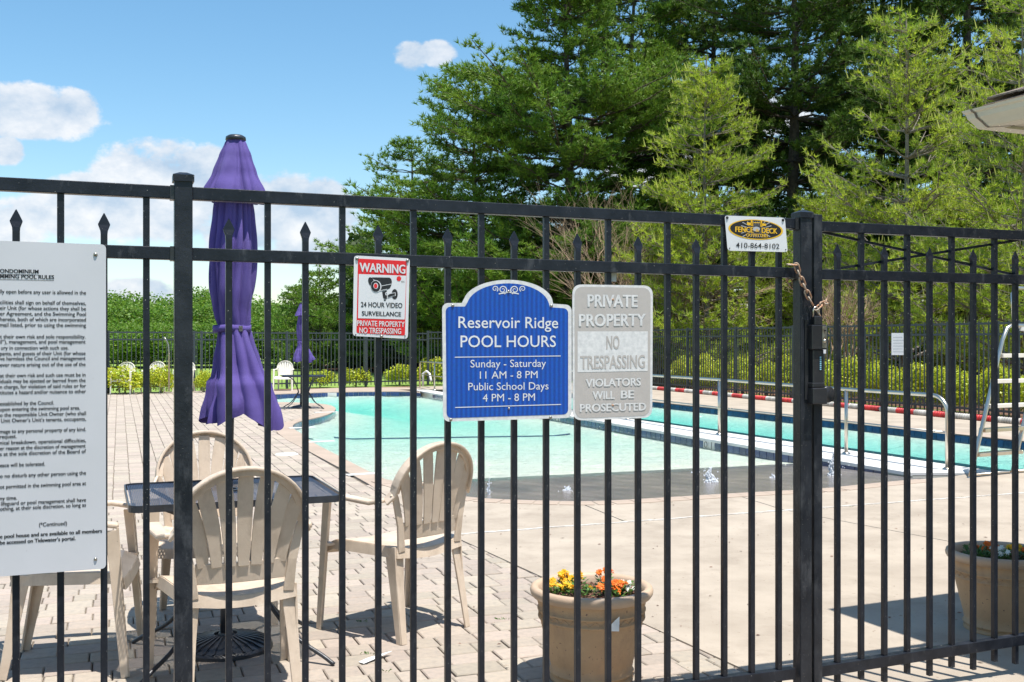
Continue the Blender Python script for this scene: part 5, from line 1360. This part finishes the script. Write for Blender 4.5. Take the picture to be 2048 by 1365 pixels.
# broad-leaved trees and shrubs
def bush_mesh(seed, n, size, m, rx=1, rz=1, lobes=14):
    r = np.random.default_rng(seed); pos = []; nr = []
    cs = []
    for i in range(lobes):
        a = r.uniform(0, 6.28); e = r.uniform(-.1, 1.0); q = math.sqrt(max(0, 1-e*e))*r.uniform(.35, .7); cs.append((math.cos(a)*q*rx, math.sin(a)*q*rx, (.5+.42*e)*rz, r.uniform(.28,.46)))
    cs.append((0, 0, .5*rz, .6))
    for i in range(n):
        c = cs[r.integers(len(cs))]; d = r.normal(0, 1, 3); d /= np.linalg.norm(d); q = c[3]*(r.uniform(.55, 1.05))
        p = (c[0]+d[0]*q*rx, c[1]+d[1]*q*rx, c[2]+d[2]*q*rz*.9)
        if p[2] < .02: continue
        pos.append(p); nr.append(d)
    return leaf_mesh('foliage', pos, m, size, seed, np.array(nr))
HB = [bush_mesh(s, 8000, .062, M['hedge']) for s in (31, 32)]
SB = bush_mesh(33, 2600, .10, M['hedge'])
TB = [bush_mesh(s, 20000, .048, M['broad'], 1, 1, 26) for s in (41, 42, 43)]
def shrub(x, y, r, h, me, lb, name='shrub', group=None, rz=0, cat='shrub'):
    t = thing(name, lb, cat, (x, y, 0), rz, group); o = link('foliage', me, t); o.scale = (r, r, h)
    b = MB(); b.tube([(0,0,0),(.03,.02,h*.5)], [.03*h+.01,.012], 5); b.build('stem', M['youngbark'], t); return t
rnd = random.Random(7)
HL = ['nearest the camera, out past the right edge', 'second from the right end of the hedge', 'behind the lifeguard ladder', 'just left of the lifeguard ladder', 'between ladder and end of the handrail', 'behind the bent end of the handrail', 'right of the white notice', 'below the white notice', 'left of the white notice', 'between notice and gate post', 'just right of the gate post', 'just left of the gate post', 'second left of the gate post', 'third left of the gate post', 'behind the second handrail post from the gate', 'near the edge of the grey sign', 'hidden behind the grey sign']
for i in range(17):        # hedge between rope and side fence
    Y = 14.2+i*1.02; X = 8.98+.35*(17.5-Y)+.48
    if Y > 31: break
    px = 1024+X/Y*FPX
    shrub(X, Y, .66, .80+rnd.uniform(-.06,.08), HB[i % 2], 'yellow green hedge shrub behind the side fence, '+HL[i], 'hedge_shrub', 'hedge behind the side fence', rnd.uniform(0,6), 'hedge')
for (px, Yy, r, h, lb) in ((250,27.6,.85,.62,'yellow green shrub behind the leftmost cream chairs'),(322,27.9,.5,.62,'yellow green shrub between the first two cream chairs and the pipe'),(408,28.4,.35,.5,'small dark green shrub just right of the fence post'),(640,31.5,.62,.42,'low round shrub beside the distant purple umbrella'),(712,32.0,.62,.48,'low round shrub left of the warning sign pole, far side'),(800,33,.75,.55,'rounded shrub below the warning sign at the far fence'),(868,33.5,.7,.72,'rounded yellow shrub behind the far end of the handrail')):
    shrub((px-1024)/FPX*Yy, Yy+.0, r, h, SB, lb, 'low_shrub', None, rnd.uniform(0,6))
# trees beyond the lawn on the left
k = 0; tg_ = 'leafy trees beyond the lawn'
desc = ['pale', 'mid green', 'deep green']
spots = [(-180,70,4.8,5.0),(-60,74,5,5.6),(60,70,5,5.2),(150,78,5.5,6.0),(225,66,3.6,4.4),(262,80,5,5.9),(305,66,3.8,4.3),(345,82,5,5.7),(372,64,3.4,4.3),(405,78,4.0,6.1),(440,66,3.8,4.6),(490,74,4.6,5.2),(535,62,3.6,4.4),(235,56,2.8,2.9),(300,54,2.6,2.7),(365,57,2.8,2.8),(430,55,2.5,2.9),(500,56,2.9,3.1)]
where = ['far left, hidden behind the rules board', 'behind the left part of the rules board', 'behind the middle of the rules board', 'behind the right part of the rules board', 'nearest to the right of the rules board', 'against the low cloud right of the rules board', 'left of the tall fence post', 'behind the tall fence post, furthest back', 'just behind the tall fence post', 'with high top between fence post and umbrella', 'just left of the umbrella', 'directly behind the umbrella', 'just right of the umbrella',
         'low and in front, right of the rules board', 'low above the second cream chair', 'low behind the third cream chair', 'low left of the umbrella skirt', 'low behind the umbrella skirt']
for i, (px, Y, r, h) in enumerate(spots):
    shrub((px-1024)/FPX*Y, Y, r, h*.70, TB[i % 3], 'leafy green tree beyond the lawn, ' + where[i], 'leafy_tree', tg_, i*1.3, 'tree')
for (px, Y, r, h, lb) in ((628,54,2.2,4.6,'dark rounded evergreen tree behind the distant umbrella'),(672,56,2.0,4.2,'rounded evergreen just right of the distant umbrella'),(585,58,2.0,3.9,'smaller evergreen just left of the distant umbrella'),(735,58,2.6,5.0,'evergreen behind the warning sign'),(705,50,1.8,2.0,'dark low bush at the back of the lawn below the warning sign')):
    shrub((px-1024)/FPX*Y, Y, r, h*.74, TB[i % 3], lb, 'evergreen_tree', None, px, 'tree'); i += 1
CT = pine_meshes(51, 5.2, 2.0, .02, M['needle2'], M['bark'], 16, 8, 9, .16, .05, 5, lambda u: (1-u)**.7+.05, .3, tr=.07)
for (px, Y, s, lb) in ((640,50,.92,'conifer with pointed tops behind the distant umbrella'),(592,53,.80,'small conifer at the left of the conifer group'),(765,50,.95,'conifer directly behind the warning sign'),(850,49,.9,'conifer between the warning sign and the blue sign')):
    plant_tree('c', px, Y, lb, CT, s, px, None, 1.1)
# woodland floor and thicket that closes the view under the pines
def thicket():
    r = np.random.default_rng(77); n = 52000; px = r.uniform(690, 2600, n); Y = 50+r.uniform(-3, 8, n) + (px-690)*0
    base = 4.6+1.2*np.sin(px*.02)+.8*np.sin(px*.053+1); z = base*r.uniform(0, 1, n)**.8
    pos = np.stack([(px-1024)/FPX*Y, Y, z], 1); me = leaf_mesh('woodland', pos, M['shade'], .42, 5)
    tag(link('woodland', me), 'mass of woodland foliage coloured dark for shade, closing the view under the pines', 'woodland', kind='stuff')
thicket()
def needles_ground():
    b = MB().prism([(3.0, 36.5), (10.2, 17.3), (40, 10), (60, 70), (-12, 62), (-8, 48)], -.1, -.012); structure(b.build('pine_litter', M['mulch']))
needles_ground()

def litter():
    rnd = random.Random(21); b = MB()
    for i in range(260):
        x = rnd.uniform(-1.5, 5.5); y = rnd.uniform(3.9, 9.0); l = rnd.uniform(.004, .016); a = rnd.uniform(0, 6.28); d = Vector((math.cos(a), math.sin(a), 0)); n_ = Vector((-d.y, d.x, 0))
        if x > 3.2 and y < 4.2: continue
        c = Vector((x, y, .0095)); b.add([c - d*l, c + n_*l*.45 + Vector((0,0,.003)), c + d*l, c - n_*l*.4], [(0,1,2),(0,2,3)])
    tag(b.build('leaf_litter', M['mulch']), 'scattered dry brown leaf bits on the pale concrete deck', 'litter', kind='stuff')
litter()
